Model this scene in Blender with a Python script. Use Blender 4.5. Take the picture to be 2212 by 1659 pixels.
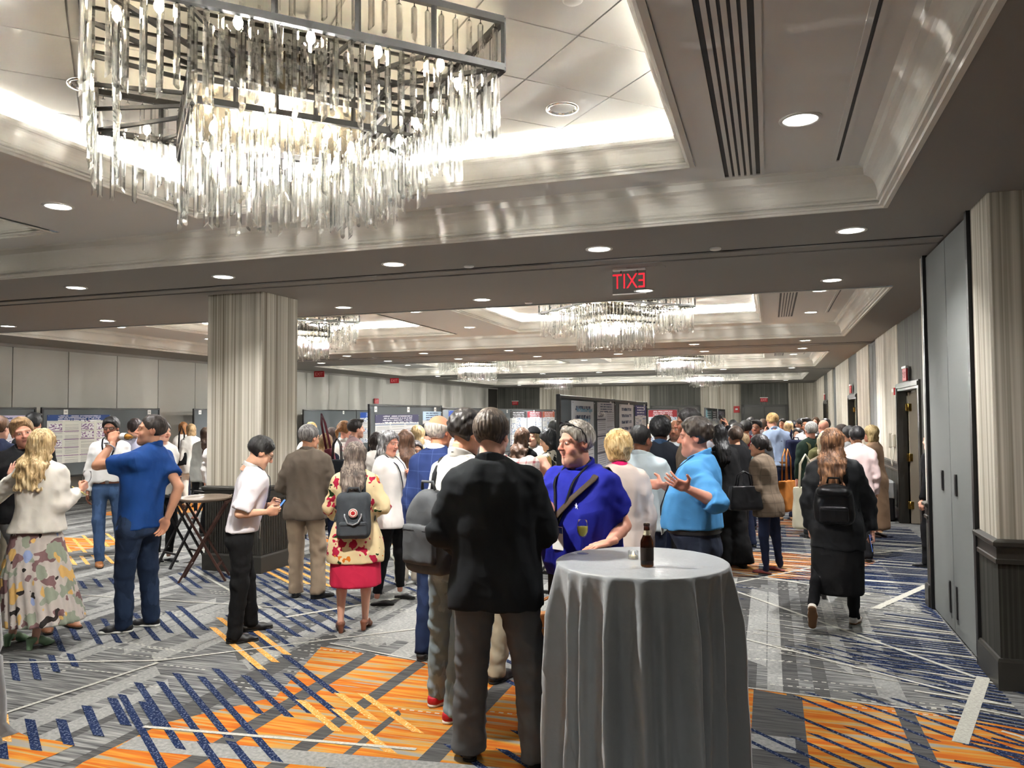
import bpy, bmesh, math, random
import numpy as np
from mathutils import Matrix, Vector
random.seed(7); rng = np.random.default_rng(7)
for o in list(bpy.data.objects): bpy.data.objects.remove(o)
scene = bpy.context.scene
COL = scene.collection
R = math.radians
# ------------------------------------------------------------------ camera
F_PX, YAW, PITCH, ROLL, CAMH = 1684.5, 0.318429, 0.0396495, -0.006473, 1.78
_f = np.array([-math.sin(YAW)*math.cos(PITCH), math.cos(YAW)*math.cos(PITCH), math.sin(PITCH)])
_r = np.array([math.cos(YAW), math.sin(YAW), 0.0]); _u = np.cross(_r, _f)
_c, _s = math.cos(ROLL), math.sin(ROLL)
CR, CU, CF = _c*_r+_s*_u, -_s*_r+_c*_u, _f
cam = bpy.data.objects.new('camera', bpy.data.cameras.new('camera')); COL.objects.link(cam)
cam.data.sensor_width = 36.0; cam.data.lens = F_PX/2212*36.0; cam.data.clip_end = 200; cam.data.clip_start = .05
cam.matrix_world = Matrix(((CR[0], CU[0], -CF[0], 0), (CR[1], CU[1], -CF[1], 0), (CR[2], CU[2], -CF[2], CAMH), (0, 0, 0, 1)))
scene.camera = cam
def ray(x, y): return ((x-1106)*CR-(y-829.5)*CU+F_PX*CF)/F_PX
def onz(x, y, z=0.0):
    d = ray(x, y); t = (z-CAMH)/d[2]; return np.array([0, 0, CAMH])+d*t
def at(x, y, t): return np.array([0, 0, CAMH])+ray(x, y)*t
# ------------------------------------------------------------------ world, exposure
w = bpy.data.worlds.new('world'); scene.world = w; w.use_nodes = True
w.node_tree.nodes['Background'].inputs[0].default_value = (0.9, 0.95, 1.0, 1); w.node_tree.nodes['Background'].inputs[1].default_value = 0.05
scene.view_settings.view_transform = 'Standard'; scene.view_settings.look = 'None'; scene.view_settings.gamma = 1
scene.view_settings.use_curve_mapping = False; scene.view_settings.exposure = 1.12
cy = scene.cycles
cy.max_bounces = 6; cy.diffuse_bounces = 2; cy.glossy_bounces = 2; cy.transmission_bounces = 6; cy.transparent_max_bounces = 8
cy.caustics_reflective = False; cy.caustics_refractive = False; cy.use_denoising = True; cy.sample_clamp_indirect = 6.0
cy.use_adaptive_sampling = True; cy.adaptive_threshold = 0.22; cy.adaptive_min_samples = 10; cy.use_light_tree = True
DOWN_W, COVE_W, BULB_E = 112.0, 560.0, 40.0
# ------------------------------------------------------------------ materials
def s2l(c):
    return tuple(((x/255)/12.92 if x/255 <= .04045 else ((x/255+.055)/1.055)**2.4) for x in c)
MATS = {}
class NT:
    """tiny expression helper over shader math nodes"""
    def __init__(s, m): s.m = m; m.use_nodes = True; s.t = m.node_tree; s.b = s.t.nodes['Principled BSDF']
    def node(s, typ, **kw):
        n = s.t.nodes.new(typ)
        for k, v in kw.items(): setattr(n, k, v)
        return n
    def put(s, sock, v):
        if isinstance(v, X): s.t.links.new(v.s, sock)
        elif hasattr(v, 'is_output'): s.t.links.new(v, sock)
        else: sock.default_value = v
    def math(s, op, *a):
        n = s.node('ShaderNodeMath', operation=op)
        for i, v in enumerate(a): s.put(n.inputs[i], v)
        return X(s, n.outputs[0])
    def pos(s, kind='Object'):
        n = s.node('ShaderNodeTexCoord'); sp = s.node('ShaderNodeSeparateXYZ'); s.t.links.new(n.outputs[kind], sp.inputs[0])
        return [X(s, q) for q in sp.outputs]
    def vec(s, x, y, z=0.0):
        n = s.node('ShaderNodeCombineXYZ')
        for i, v in enumerate((x, y, z)): s.put(n.inputs[i], v)
        return n.outputs[0]
    def noise(s, v, scale=1.0, detail=2.0, rough=.5, color=False):
        n = s.node('ShaderNodeTexNoise'); s.t.links.new(v, n.inputs['Vector']); n.inputs['Scale'].default_value = scale
        n.inputs['Detail'].default_value = detail; n.inputs['Roughness'].default_value = rough
        return n.outputs['Color'] if color else X(s, n.outputs['Fac'])
    def white(s, v):
        n = s.node('ShaderNodeTexWhiteNoise', noise_dimensions='2D'); s.t.links.new(v, n.inputs['Vector']); return X(s, n.outputs['Value'])
    def vor(s, v, scale, out='Distance', feature='F1'):
        n = s.node('ShaderNodeTexVoronoi', feature=feature); s.t.links.new(v, n.inputs['Vector']); n.inputs['Scale'].default_value = scale
        return n.outputs[out]
    def mix(s, fac, a, b):
        n = s.node('ShaderNodeMix', data_type='RGBA'); s.put(n.inputs[0], fac)
        for sock, v in ((n.inputs[6], a), (n.inputs[7], b)):
            if isinstance(v, (tuple, list)): sock.default_value = (*v[:3], 1)
            else: s.put(sock, v)
        return n.outputs[2]
    def ramp(s, fac, stops, interp='LINEAR'):
        n = s.node('ShaderNodeValToRGB'); s.put(n.inputs[0], fac); e = n.color_ramp.elements; n.color_ramp.interpolation = interp
        while len(e) < len(stops): e.new(0.5)
        for q, (p, c) in zip(e, stops): q.position = p; q.color = (*c[:3], 1)
        return n.outputs[0]
    def bump(s, h, strength=.3, dist=.01):
        n = s.node('ShaderNodeBump'); s.put(n.inputs['Height'], h); n.inputs['Strength'].default_value = strength; n.inputs['Distance'].default_value = dist
        s.t.links.new(n.outputs[0], s.b.inputs['Normal'])
    def color(s, c): s.put(s.b.inputs['Base Color'], (*c[:3], 1) if isinstance(c, (tuple, list)) else c)
class X:
    def __init__(s, nt, sock): s.n, s.s = nt, sock
    def _o(s, op, b, rev=False): return s.n.math(op, b, s) if rev else s.n.math(op, s, b)
    def __add__(s, b): return s._o('ADD', b)
    __radd__ = __add__
    def __sub__(s, b): return s._o('SUBTRACT', b)
    def __rsub__(s, b): return s._o('SUBTRACT', b, True)
    def __mul__(s, b): return s._o('MULTIPLY', b)
    __rmul__ = __mul__
    def __truediv__(s, b): return s._o('DIVIDE', b)
    def __gt__(s, b): return s._o('GREATER_THAN', b)
    def __lt__(s, b): return s._o('LESS_THAN', b)
    def fract(s): return s.n.math('FRACT', s)
    def floor(s): return s.n.math('FLOOR', s)
    def abs(s): return s.n.math('ABSOLUTE', s)
    def max(s, b): return s.n.math('MAXIMUM', s, b)
    def min(s, b): return s.n.math('MINIMUM', s, b)
    def sin(s): return s.n.math('SINE', s)
def newmat(name, rough=.6, spec=.3, metal=0.0):
    m = bpy.data.materials.new(name); n = NT(m); n.b.inputs['Roughness'].default_value = rough
    n.b.inputs['Specular IOR Level'].default_value = spec; n.b.inputs['Metallic'].default_value = metal
    return m, n
def plain(name, rgb, rough=.6, spec=.3, metal=0.0, var=.06, scale=6.0, bump=0.0, bscale=60.0):
    key = (name, tuple(rgb), rough)
    if key in MATS: return MATS[key]
    m, n = newmat(name, rough, spec, metal); c = s2l(rgb)
    if var <= .061 and not bump: n.color(c); MATS[key] = m; return m
    x, y, z = n.pos(); v = n.vec(x, y, z); f = n.noise(v, scale, 1)
    n.color(n.mix(f, tuple(q*(1-var) for q in c), tuple(min(1, q*(1+var)) for q in c)))
    if bump: n.bump(n.noise(v, bscale, 2), bump, .01)
    MATS[key] = m; return m
def emis(name, rgb, strength):
    m, n = newmat(name); c = s2l(rgb); n.color(c); n.b.inputs['Emission Color'].default_value = (*c, 1); n.b.inputs['Emission Strength'].default_value = strength; return m
def glass(name, rgb=(255, 255, 255), rough=0.0, ior=1.45):
    m, n = newmat(name, rough, .5); n.color(s2l(rgb)); n.b.inputs['Transmission Weight'].default_value = 1; n.b.inputs['IOR'].default_value = ior; return m
# ------------------------------------------------------------------ mesh helpers
def setmesh(name, V, Fq, mats, midx=None, smooth=False):
    me = bpy.data.meshes.new(name); me.from_pydata([tuple(map(float, v)) for v in V], [], [tuple(map(int, f)) for f in Fq])
    for m in (mats if isinstance(mats, (list, tuple)) else [mats]): me.materials.append(m)
    if midx is not None: me.polygons.foreach_set('material_index', np.array(midx, np.int32))
    if smooth: me.polygons.foreach_set('use_smooth', np.ones(len(me.polygons), bool))
    me.update(); return me
def link(name, data, parent=None, loc=None, rot=None):
    o = bpy.data.objects.new(name, data); COL.objects.link(o)
    if parent is not None: o.parent = parent
    if loc is not None: o.location = loc
    if rot is not None: o.rotation_euler = rot
    return o
def tag(o, label=None, cat=None, group=None, kind=None):
    if label: o['label'] = label
    if cat: o['category'] = cat
    if group: o['group'] = group
    if kind: o['kind'] = kind
    return o
def empty(name, loc, rz=0.0, **kw):
    o = link(name, None, None, tuple(map(float, loc)), (0, 0, rz)); o.empty_display_size = .1; return tag(o, **kw)
class MB:
    def __init__(s): s.v = []; s.f = []; s.m = []; s.sm = []
    def add(s, V, Fs, m=0, sm=False):
        k = len(s.v); s.v.extend([tuple(map(float, q)) for q in V]); s.f.extend([tuple(i+k for i in f) for f in Fs]); s.m.extend([m]*len(Fs)); s.sm.extend([sm]*len(Fs)); return s
    def box(s, x0, x1, y0, y1, z0, z1, m=0, M=None, b=0.0):
        if b <= 0:
            V = [(x, y, z) for z in (z0, z1) for x, y in ((x0, y0), (x1, y0), (x1, y1), (x0, y1))]
            Fs = [(3, 2, 1, 0), (4, 5, 6, 7), (0, 1, 5, 4), (1, 2, 6, 5), (2, 3, 7, 6), (3, 0, 4, 7)]
        else:
            V = []; 
            for z, i in ((z0, b), (z0+b, 0), (z1-b, 0), (z1, b)):
                for x, y in ((x0+b, y0+i), (x1-b, y0+i), (x1-i, y0+b), (x1-i, y1-b), (x1-b, y1-i), (x0+b, y1-i), (x0+i, y1-b), (x0+i, y0+b)): V.append((x, y, z))
            Fs = [tuple(range(7, -1, -1)), tuple(range(24, 32))]
            for r in range(3):
                for j in range(8): Fs.append((r*8+j, r*8+(j+1) % 8, r*8+8+(j+1) % 8, r*8+8+j))
        if M is not None: V = [tuple(M @ Vector(v)) for v in V]
        return s.add(V, Fs, m)
    def bar(s, a, b, w, h=None, m=0, up=(0, 0, 1)):
        a, b = Vector(a), Vector(b); h = h or w; d = (b-a).normalized(); u = Vector(up)
        if abs(d.dot(u)) > .95: u = Vector((0, 1, 0))
        sd = d.cross(u).normalized(); u = sd.cross(d); V = []
        for p in (a, b):
            for i, j in ((-1, -1), (1, -1), (1, 1), (-1, 1)): V.append(p+sd*(i*w/2)+u*(j*h/2))
        return s.add(V, [(3, 2, 1, 0), (4, 5, 6, 7), (0, 1, 5, 4), (1, 2, 6, 5), (2, 3, 7, 6), (3, 0, 4, 7)], m)
    def tube(s, pts, r, n=8, m=0, cap=True, flat=1.0):
        pts = [Vector(p) for p in pts]; V = []; Fs = []; rr = r if isinstance(r, (list, tuple)) else [r]*len(pts); u = None
        for i, p in enumerate(pts):
            d = (pts[min(i+1, len(pts)-1)]-pts[max(i-1, 0)]).normalized()
            if u is None:
                u = Vector((0, 0, 1)) if abs(d.z) < .9 else Vector((0, 1, 0))
            u = (u-d*u.dot(d)).normalized(); w_ = d.cross(u)
            for k in range(n):
                a = 2*math.pi*k/n; V.append(p+u*(math.cos(a)*rr[i]*flat)+w_*(math.sin(a)*rr[i]))
        for i in range(len(pts)-1):
            for k in range(n): Fs.append((i*n+k, i*n+(k+1) % n, (i+1)*n+(k+1) % n, (i+1)*n+k))
        s.add(V, Fs, m, True)
        if cap: 
            q = len(s.v)-len(V); s.f += [tuple(q+n-1-k for k in range(n)), tuple(q+(len(pts)-1)*n+k for k in range(n))]; s.m += [m, m]; s.sm += [False, False]
        return s
    def lathe(s, prof, c=(0, 0, 0), n=24, m=0, cap=(True, True), sm=True):
        V = []; Fs = []
        for r, z in prof:
            for k in range(n): a = 2*math.pi*k/n; V.append((c[0]+r*math.cos(a), c[1]+r*math.sin(a), c[2]+z))
        for i in range(len(prof)-1):
            for k in range(n): Fs.append((i*n+k, i*n+(k+1) % n, (i+1)*n+(k+1) % n, (i+1)*n+k))
        s.add(V, Fs, m, sm); q = len(s.v)-len(V)
        if cap[0]: s.f.append(tuple(q+n-1-k for k in range(n))); s.m.append(m); s.sm.append(False)
        if cap[1]: s.f.append(tuple(q+(len(prof)-1)*n+k for k in range(n))); s.m.append(m); s.sm.append(False)
        return s
    def rectsweep(s, x0, x1, y0, y1, prof, m=0):
        V = []; Fs = []
        for o, z in prof: V += [(x0-o, y0-o, z), (x1+o, y0-o, z), (x1+o, y1+o, z), (x0-o, y1+o, z)]
        for i in range(len(prof)-1):
            for k in range(4): Fs.append((i*4+k, i*4+(k+1) % 4, i*4+4+(k+1) % 4, i*4+4+k))
        return s.add(V, Fs, m)
    def mesh(s, name, mats):
        me = setmesh(name, s.v, s.f, mats, s.m)
        me.polygons.foreach_set('use_smooth', np.array(s.sm, bool)); me.update(); return me
    def obj(s, name, mats, parent=None, loc=None, rot=None): return link(name, s.mesh(name, mats), parent, loc, rot)
def struct(o, label=None):
    o['kind'] = 'structure'
    if label: o['label'] = label
    return o
def holes(x0, x1, y0, y1, z, rects, m=0, mb=None, up=False):
    """flat slab surface with rectangular holes as a grid of quads"""
    mb = mb or MB(); xs = sorted({x0, x1, *[min(max(q, x0), x1) for r_ in rects for q in r_[:2]]}); ys = sorted({y0, y1, *[min(max(q, y0), y1) for r_ in rects for q in r_[2:]]})
    for i in range(len(xs)-1):
        for j in range(len(ys)-1):
            cx, cy_ = (xs[i]+xs[i+1])/2, (ys[j]+ys[j+1])/2
            if any(r_[0] < cx < r_[1] and r_[2] < cy_ < r_[3] for r_ in rects): continue
            mb.add([(xs[i], ys[j], z), (xs[i], ys[j+1], z), (xs[i+1], ys[j+1], z), (xs[i+1], ys[j], z)], [(0, 1, 2, 3)], m)
    return mb
# ================================================================== THE ROOM
XL, XR, XP, YF, YB, HC, HL2, HT = -13.9, 2.0, 1.37, 39.7, -4.5, 3.22, 3.473, 3.80
# ---------------- carpet: woven print laid out in world metres as flat inlays, one simple material per yarn
G = lambda *c: s2l(c)
def yarn(name, stops, fx, fy, speck=None, rough=.95):
    m, n = newmat(name, rough, .08); x, y, z = n.pos(); f = n.noise(n.vec(x*fx, y*fy, z), 1, 2, .65)
    c = n.ramp(f, stops)
    if speck: c = n.mix(n.noise(n.vec(x*75, y*75, z), 1, 1) > speck[0], c, speck[1])
    n.color(c); return m
Y_BASE = yarn('carpet_grey_strie', [(.36, G(62, 62, 62)), (.46, G(88, 88, 87)), (.55, G(106, 106, 104)), (.66, G(138, 137, 133))], 2.4, 46)
Y_LIGHT = yarn('carpet_light', [(.3, G(112, 112, 109)), (.7, G(142, 141, 137))], 40, 40)
Y_DARK = yarn('carpet_dark', [(.35, G(56, 56, 56)), (.65, G(84, 83, 81))], 3, 60)
Y_ORG = yarn('carpet_orange', [(.34, G(130, 127, 120)), (.41, G(150, 126, 86)), (.46, G(172, 122, 48)), (.53, G(168, 94, 32)), (.60, G(160, 80, 26)), (.66, G(162, 106, 48)), (.71, G(130, 127, 120))], .9, 17)
Y_NAVY = yarn('carpet_navy', [(.3, G(15, 25, 52)), (.7, G(27, 39, 68))], 20, 20, (.60, G(92, 99, 114)))
Y_AMB = yarn('carpet_amber', [(.3, G(180, 122, 50)), (.7, G(198, 150, 84))], 20, 20, (.64, G(216, 196, 160)))
Y_PALE = yarn('carpet_pale', [(.3, G(146, 144, 135)), (.7, G(176, 174, 163))], 60, 60)
Y_KNOT = yarn('carpet_knot', [(.3, G(110, 110, 110)), (.5, G(150, 150, 146)), (.7, G(180, 178, 170))], 60, 90)
fl = struct(MB().box(XL-.3, 4.4, YB-.3, YF+.3, -.12, 0).obj('floor', Y_BASE), 'patterned grey, navy and orange carpet')
CP = MB(); cr = random.Random(11); LZ = .0007
def cq(P, mat, layer): CP.add([(p[0], p[1], LZ*layer+2.5e-7*len(CP.f)) for p in P], [tuple(range(len(P)))], mat)
def cline(a, b, wd, mat, layer, cut=0.0):
    a, b = np.array(a, float), np.array(b, float); d = (b-a)/np.linalg.norm(b-a); nn = np.array([-d[1], d[0]])*wd/2; c = d*cut
    cq([a-nn-c, b-nn-c, b+nn+c, a+nn+c], mat, layer)
# 1 long light and dark bands down the room
x = -13.6
while x < 1.3:
    wd = cr.uniform(.09, .2); kd = cr.choice((0, 1, 1, 1, 2)); y = cr.uniform(-1, 2)
    while y < 24 and kd:
        ln = cr.uniform(1.2, 3.6); cline((x, y), (x, y+ln), wd, 1 if kd == 1 else 2, 1, cr.choice((-.06, .08, .1))); y += ln+cr.uniform(.3, 2.2)
    x += wd+cr.uniform(.02, .16)
for xx, wd, y0, y1, kd in ((-.29, .14, 5.6, 9.4, 2), (-.13, .15, 5.9, 8.3, 1), (.02, .12, 5.9, 8.2, 1), (.10, .10, 4.0, 12.5, 2), (-.42, .1, 5.9, 8.4, 1), (-3.62, .16, 5.45, 6.9, 1), (-3.35, .14, 5.6, 6.9, 1), (-3.05, .3, 5.5, 7.2, 1), (-2.6, .5, 5.6, 6.8, 1), (-4.12, .17, 3.2, 4.5, 1), (-3.85, .14, 3.2, 4.3, 1), (-4.35, .16, 4.7, 6.5, 1), (-4.75, .2, 4.9, 6.4, 1), (-1.9, .7, 5.05, 5.9, 1)):
    cline((xx, y0), (xx, y1), wd, kd, 2, .07)
# 2 orange fields
def field(P): cq(P, 3, 3)
def ragged(cx, cy_, hx, hy, sk):
    P = []
    for k in range(14):
        a = 2*math.pi*k/14; P.append((cx+hx*max(-1, min(1, 1.25*math.cos(a)))+sk*hy*math.sin(a)*cr.uniform(.7, 1.2), cy_+hy*max(-1, min(1, 1.3*math.sin(a)))*cr.uniform(.85, 1.0)))
    return P
field([(-3.32, 5.32), (-3.01, 4.30), (-3.38, 3.74), (-3.40, 3.20), (-3.2, 2.2), (-1.2, 2.2), (-1.15, 4.3), (-1.35, 4.95), (-2.46, 5.22)])
field([(-.22, 5.34), (-.22, 3.6), (1.5, 3.6), (1.5, 5.1), (1.06, 5.21)])
for q in ((-3.95, 3.05, .3, .35, .3), (.1, 9.75, .85, .9, .5), (-4.9, 10.4, 1.3, .7, .3), (-9.6, 8.3, .8, .8, .3), (.5, 13.0, 1.1, 1.1, .3), (-7.8, 13.6, 1.3, .9, .3), (-3.4, 15.6, 1.5, 1.1, -.4), (-.9, 17.6, 1.5, 1.3, .3), (-11.0, 12.6, .8, 1.4, .2), (-10.3, 15.5, 1.4, .4, 0), (-6.4, 18.5, 1.5, 1.2, .2), (.4, 21, 1.3, 1.5, .2), (-5.4, 1.5, 1.2, .9, .2), (2.6, 2.2, 1.2, 1.0, .2)): field(ragged(*q))
# grey bands crossing the orange
for xx, wd, y0, y1 in ((-2.86, .115, 2.2, 5.28), (-2.415, .10, 2.2, 5.2), (-.02, .22, 3.6, 5.3), (.115, .09, 3.6, 5.3), (.73, .10, 3.6, 5.22), (-1.7, .12, 2.2, 5.0), (-2.14, .05, 2.2, 4.3)): cline((xx, y0), (xx, y1), wd, 2, 4, .03)
cline((-3.38, 3.46), (-1.2, 3.72), .16, 1, 4); cline((-.2, 4.5), (.1, 4.5), .2, 1, 4); cline((-3.3, 2.7), (-1.2, 2.9), .10, 1, 4)
for xx, yy in ((.0, 10.6), (.15, 12.6), (-.1, 9.2), (.5, 13.5)): cline((xx, yy-.6), (xx, yy+.6), .1, 2, 4)
# 3 dashes at -37 degrees
D37 = np.array([math.cos(R(-36.8)), math.sin(R(-36.8))]); N37 = np.array([-D37[1], D37[0]])
def cluster(o, n, pitch, ln, mat, wd=.042, lay=5, D=D37):
    N_ = np.array([-D[1], D[0]]); o = np.array(o, float)
    for i in range(n):
        a = o+N_*pitch*i+D*cr.uniform(-.22, .22)*ln; l_ = ln*cr.uniform(.65, 1.08); cline(a, a+D*l_, wd, mat, lay, .03)
cluster((-4.0, 4.05), 10, .125, 1.25, 4); cluster((-4.83, 5.78), 3, .13, 1.9, 5, .045); cluster((-4.7, 5.95), 7, .14, 1.25, 4); cluster((-5.9, 5.2), 9, .13, 1.0, 4); cluster((-5.5, 4.2), 6, .12, .55, 4)
cluster((-4.35, 3.3), 7, .15, .6, 4, .05); cluster((-4.6, 3.45), 2, .2, .5, 5, .055); cluster((-3.0, 3.6), 3, .13, .8, 4); cluster((-2.7, 4.2), 4, .12, .75, 5, .045, 6); cluster((-2.35, 5.5), 7, .12, 1.0, 4); cluster((-1.3, 4.45), 4, .12, .7, 4); cluster((-1.6, 3.9), 3, .2, .6, 4)
cluster((-6.6, 7.3), 8, .13, 1.2, 4); cluster((-5.2, 7.0), 6, .13, 1.4, 4); cluster((-3.6, 7.4), 7, .14, 1.3, 4); cluster((-6.9, 5.9), 2, .2, .4, 5)
for k in range(46):
    o = (cr.uniform(-13.4, -1.2), cr.uniform(6.2, 22)); cluster(o, cr.randint(4, 9), cr.uniform(.12, .16), cr.uniform(.5, 1.4), cr.choice((4, 4, 4, 5)))
D41 = np.array([math.cos(R(-43)), math.sin(R(-43))])
cluster((-.2, 4.55), 11, .125, 1.25, 4, .03, 5, D41); cluster((-.45, 3.9), 4, .14, .9, 4, .03, 5, D41); cluster((.2, 6.3), 7, .11, 1.3, 4, .026, 5, D37)
for k in range(14): cluster((cr.uniform(-1.5, .6), cr.uniform(7.5, 20)), cr.randint(5, 10), .1, cr.uniform(.8, 1.6), 4, .025, 5, np.array([math.cos(R(-12)), math.sin(R(-12))]))
# 4 knotted dash rows and ribbed hatch by the right wall
for k in range(300):
    xx, yy = cr.uniform(-5.5, 1.2), cr.uniform(4.2, 9.5)
    for i in range(cr.randint(4, 12)): cline((xx+i*.055, yy), (xx+i*.055+.03, yy), .014, 6, 2)
for i in range(150):
    y = 4.2+i*.062; xs_ = .95+.5*math.sin(i*.13)*.5+cr.uniform(-.25, .15)+(y-5)*.02
    cline((xs_, y+.1), (XR if y > 8.1 else 1.37, y-.02), .026, 4 if cr.random() < .8 else 6, 5)
    if y > 5.6 and i % 2: cline((xs_-.7, y+.3), (xs_, y+.1), .012, 6, 5)
for i in range(60): y = 8.9+i*.1; cline((-.9, y), (1.2, y-.12), .03, 4 if i % 3 else 6, 5)
# 5 thin pale lines
for a, b, wd in (((-5.35, 4.29), (-4.27, 4.67), .03), ((-4.27, 4.67), (-1.4, 7.3), .028), ((-4.5, 3.0), (-4.24, 4.63), .03), ((-3.45, 3.66), (-1.82, 3.85), .03), ((-3.3, 5.42), (-1.9, 5.1), .02), ((-.35, 8.17), (1.28, 6.0), .035), ((-.4, 6.6), (1.3, 5.5), .03), ((.88, 7.82), (1.5, 9.0), .07), ((.94, 4.8), (1.33, 6.02), .08), ((-.22, 5.35), (1.1, 5.22), .02), ((-6.5, 7.6), (-4.5, 6.2), .03), ((-7.2, 6.1), (-4.2, 6.3), .025), ((-9, 7.2), (-6.3, 9.4), .04), ((-4.1, 6.0), (-3.2, 7.3), .05), ((-8.2, 8.6), (-5.2, 8.9), .03), ((-2.4, 6.0), (-2.0, 4.9), .04), ((-1.2, 9.6), (.9, 8.4), .05), ((-.8, 8.0), (.6, 9.9), .03)): cline(a, b, wd, 6, 6)
for k in range(40):
    a = np.array((cr.uniform(-13, 1.2), cr.uniform(8, 24))); an = R(cr.choice((43, 19, -53, 6, 80, -20))); cline(a, a+np.array((math.cos(an), math.sin(an)))*cr.uniform(1, 3.4), .035, 6, 6)
tag(CP.obj('carpet_print', [Y_BASE, Y_LIGHT, Y_DARK, Y_ORG, Y_NAVY, Y_AMB, Y_PALE], fl), kind='stuff')
M_CEIL2 = plain('ceiling_paint_lit', (222, 219, 212), .8, .15, var=.02)  # lighter copy of the ceiling paint, the bays' brighter light put into its colour
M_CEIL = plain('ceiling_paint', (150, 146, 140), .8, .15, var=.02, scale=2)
M_TRIM = plain('trim_paint', (226, 222, 212), .75, .2, var=.02)
M_TRAY = plain('tray_paint', (226, 225, 220), .8, .2, var=.02)
def stripe_paper(name, pal, fx=55.0):
    m, n = newmat(name, .7, .2); x, y, z = n.pos('Object'); h = x+y
    a = n.noise(n.vec(h*fx, z*.25, .3), 1, 1, .7); b = n.noise(n.vec(h*fx*.22, .5, z*.05), 1, 0)
    n.color(n.ramp(a*.75+b*.3, [(.32, s2l(pal[0])), (.45, s2l(pal[1])), (.55, s2l(pal[2])), (.68, s2l(pal[3]))])); return m
M_PAPER = stripe_paper('striped_wallpaper', ((124, 115, 100), (162, 154, 138), (188, 181, 166), (212, 206, 192)), 42)
M_DPAPER = stripe_paper('dark_wallpaper', ((66, 66, 61), (80, 79, 73), (90, 89, 83), (104, 103, 95)), 60)
M_WAINS = stripe_paper('wainscot_paper', ((38, 37, 33), (48, 47, 42), (56, 55, 50), (66, 65, 59)), 60)
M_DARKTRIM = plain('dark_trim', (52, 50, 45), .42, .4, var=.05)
M_GREY = plain('partition_fabric', (118, 120, 118), .8, .2, var=.04)
M_LGREY = plain('left_partition_fabric', (182, 180, 172), .85, .15, var=.03)
M_BLACK = plain('black_metal', (18, 18, 18), .45, .4)
M_DOOR = plain('door_paint', (74, 72, 67), .5, .35)
# ---------------- lower ceiling with recesses
BAYS = [dict(r=(-11.55, .81, 1.15, 5.95), trays=[(-4.60, -.45, 1.69, 5.41), (-10.3, -6.12, 1.69, 5.41)])]
for k in range(3):
    d = 9.77*k; BAYS.append(dict(r=(-12.45, 1.36, 9.72+d, 15.72+d), trays=[(-4.85, -.08, 10.39+d, 15.05+d), (-10.92, -6.15, 10.39+d, 15.05+d)]))
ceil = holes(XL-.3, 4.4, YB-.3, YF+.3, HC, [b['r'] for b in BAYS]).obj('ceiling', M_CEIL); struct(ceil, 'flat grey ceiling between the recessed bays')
COVE = [(-.0, HC-.012), (-.03, HC-.014), (-.035, HC), (-.06, HC+.002), (-.066, HC+.012), (-.052, HC+.03), (-.075, HC+.034), (-.083, HC+.044), (-.072, HC+.06)] + \
       [(-.070-.075*(1-math.cos(q)), HC+.064+.125*math.sin(q)) for q in np.linspace(.1, math.pi/2, 8)] + [(-.165, HC+.195), (-.17, HL2-.012), (-.20, HL2)]
# profile offsets are negative = into the opening, so the moulding hangs inside the edge
CROWN = [(0, HL2-.012), (-.035, HL2-.016), (-.04, HL2), (-.055, HL2+.006), (-.06, HL2+.016), (-.05, HL2+.024), (-.062, HL2+.03), (-.066, HL2+.04), (-.056, HL2+.05)] + \
        [(-.06-.055*(1-math.cos(q)), HL2+.055+.10*math.sin(q)) for q in np.linspace(.1, math.pi/2, 7)] + [(-.125, HL2+.165), (-.125, HL2+.19), (-.095, HL2+.19), (-.095, HL2+.15), (.30, HL2+.15), (.30, HT)]
tn = 0
def add_area(name, loc, rot, sx, sy, watts, col=(1, .99, .985), spread=180):
    L = bpy.data.lights.new(name, 'AREA'); L.shape = 'RECTANGLE'; L.size = sx; L.size_y = sy; L.energy = watts; L.color = col; L.spread = R(spread)
    return link(name, L, None, loc, rot)
def clip_poly(P, r_):
    for ax, s_, lim in ((0, 1, r_[0]), (0, -1, -r_[1]), (1, 1, r_[2]), (1, -1, -r_[3])):
        out = []
        for i in range(len(P)):
            a, b = P[i-1], P[i]; da, db = s_*a[ax]-lim, s_*b[ax]-lim
            if (da >= 0) != (db >= 0): t = da/(da-db); out.append((a[0]+(b[0]-a[0])*t, a[1]+(b[1]-a[1])*t))
            if db >= 0: out.append(b)
        P = out
        if not P: return P
    return P
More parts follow.
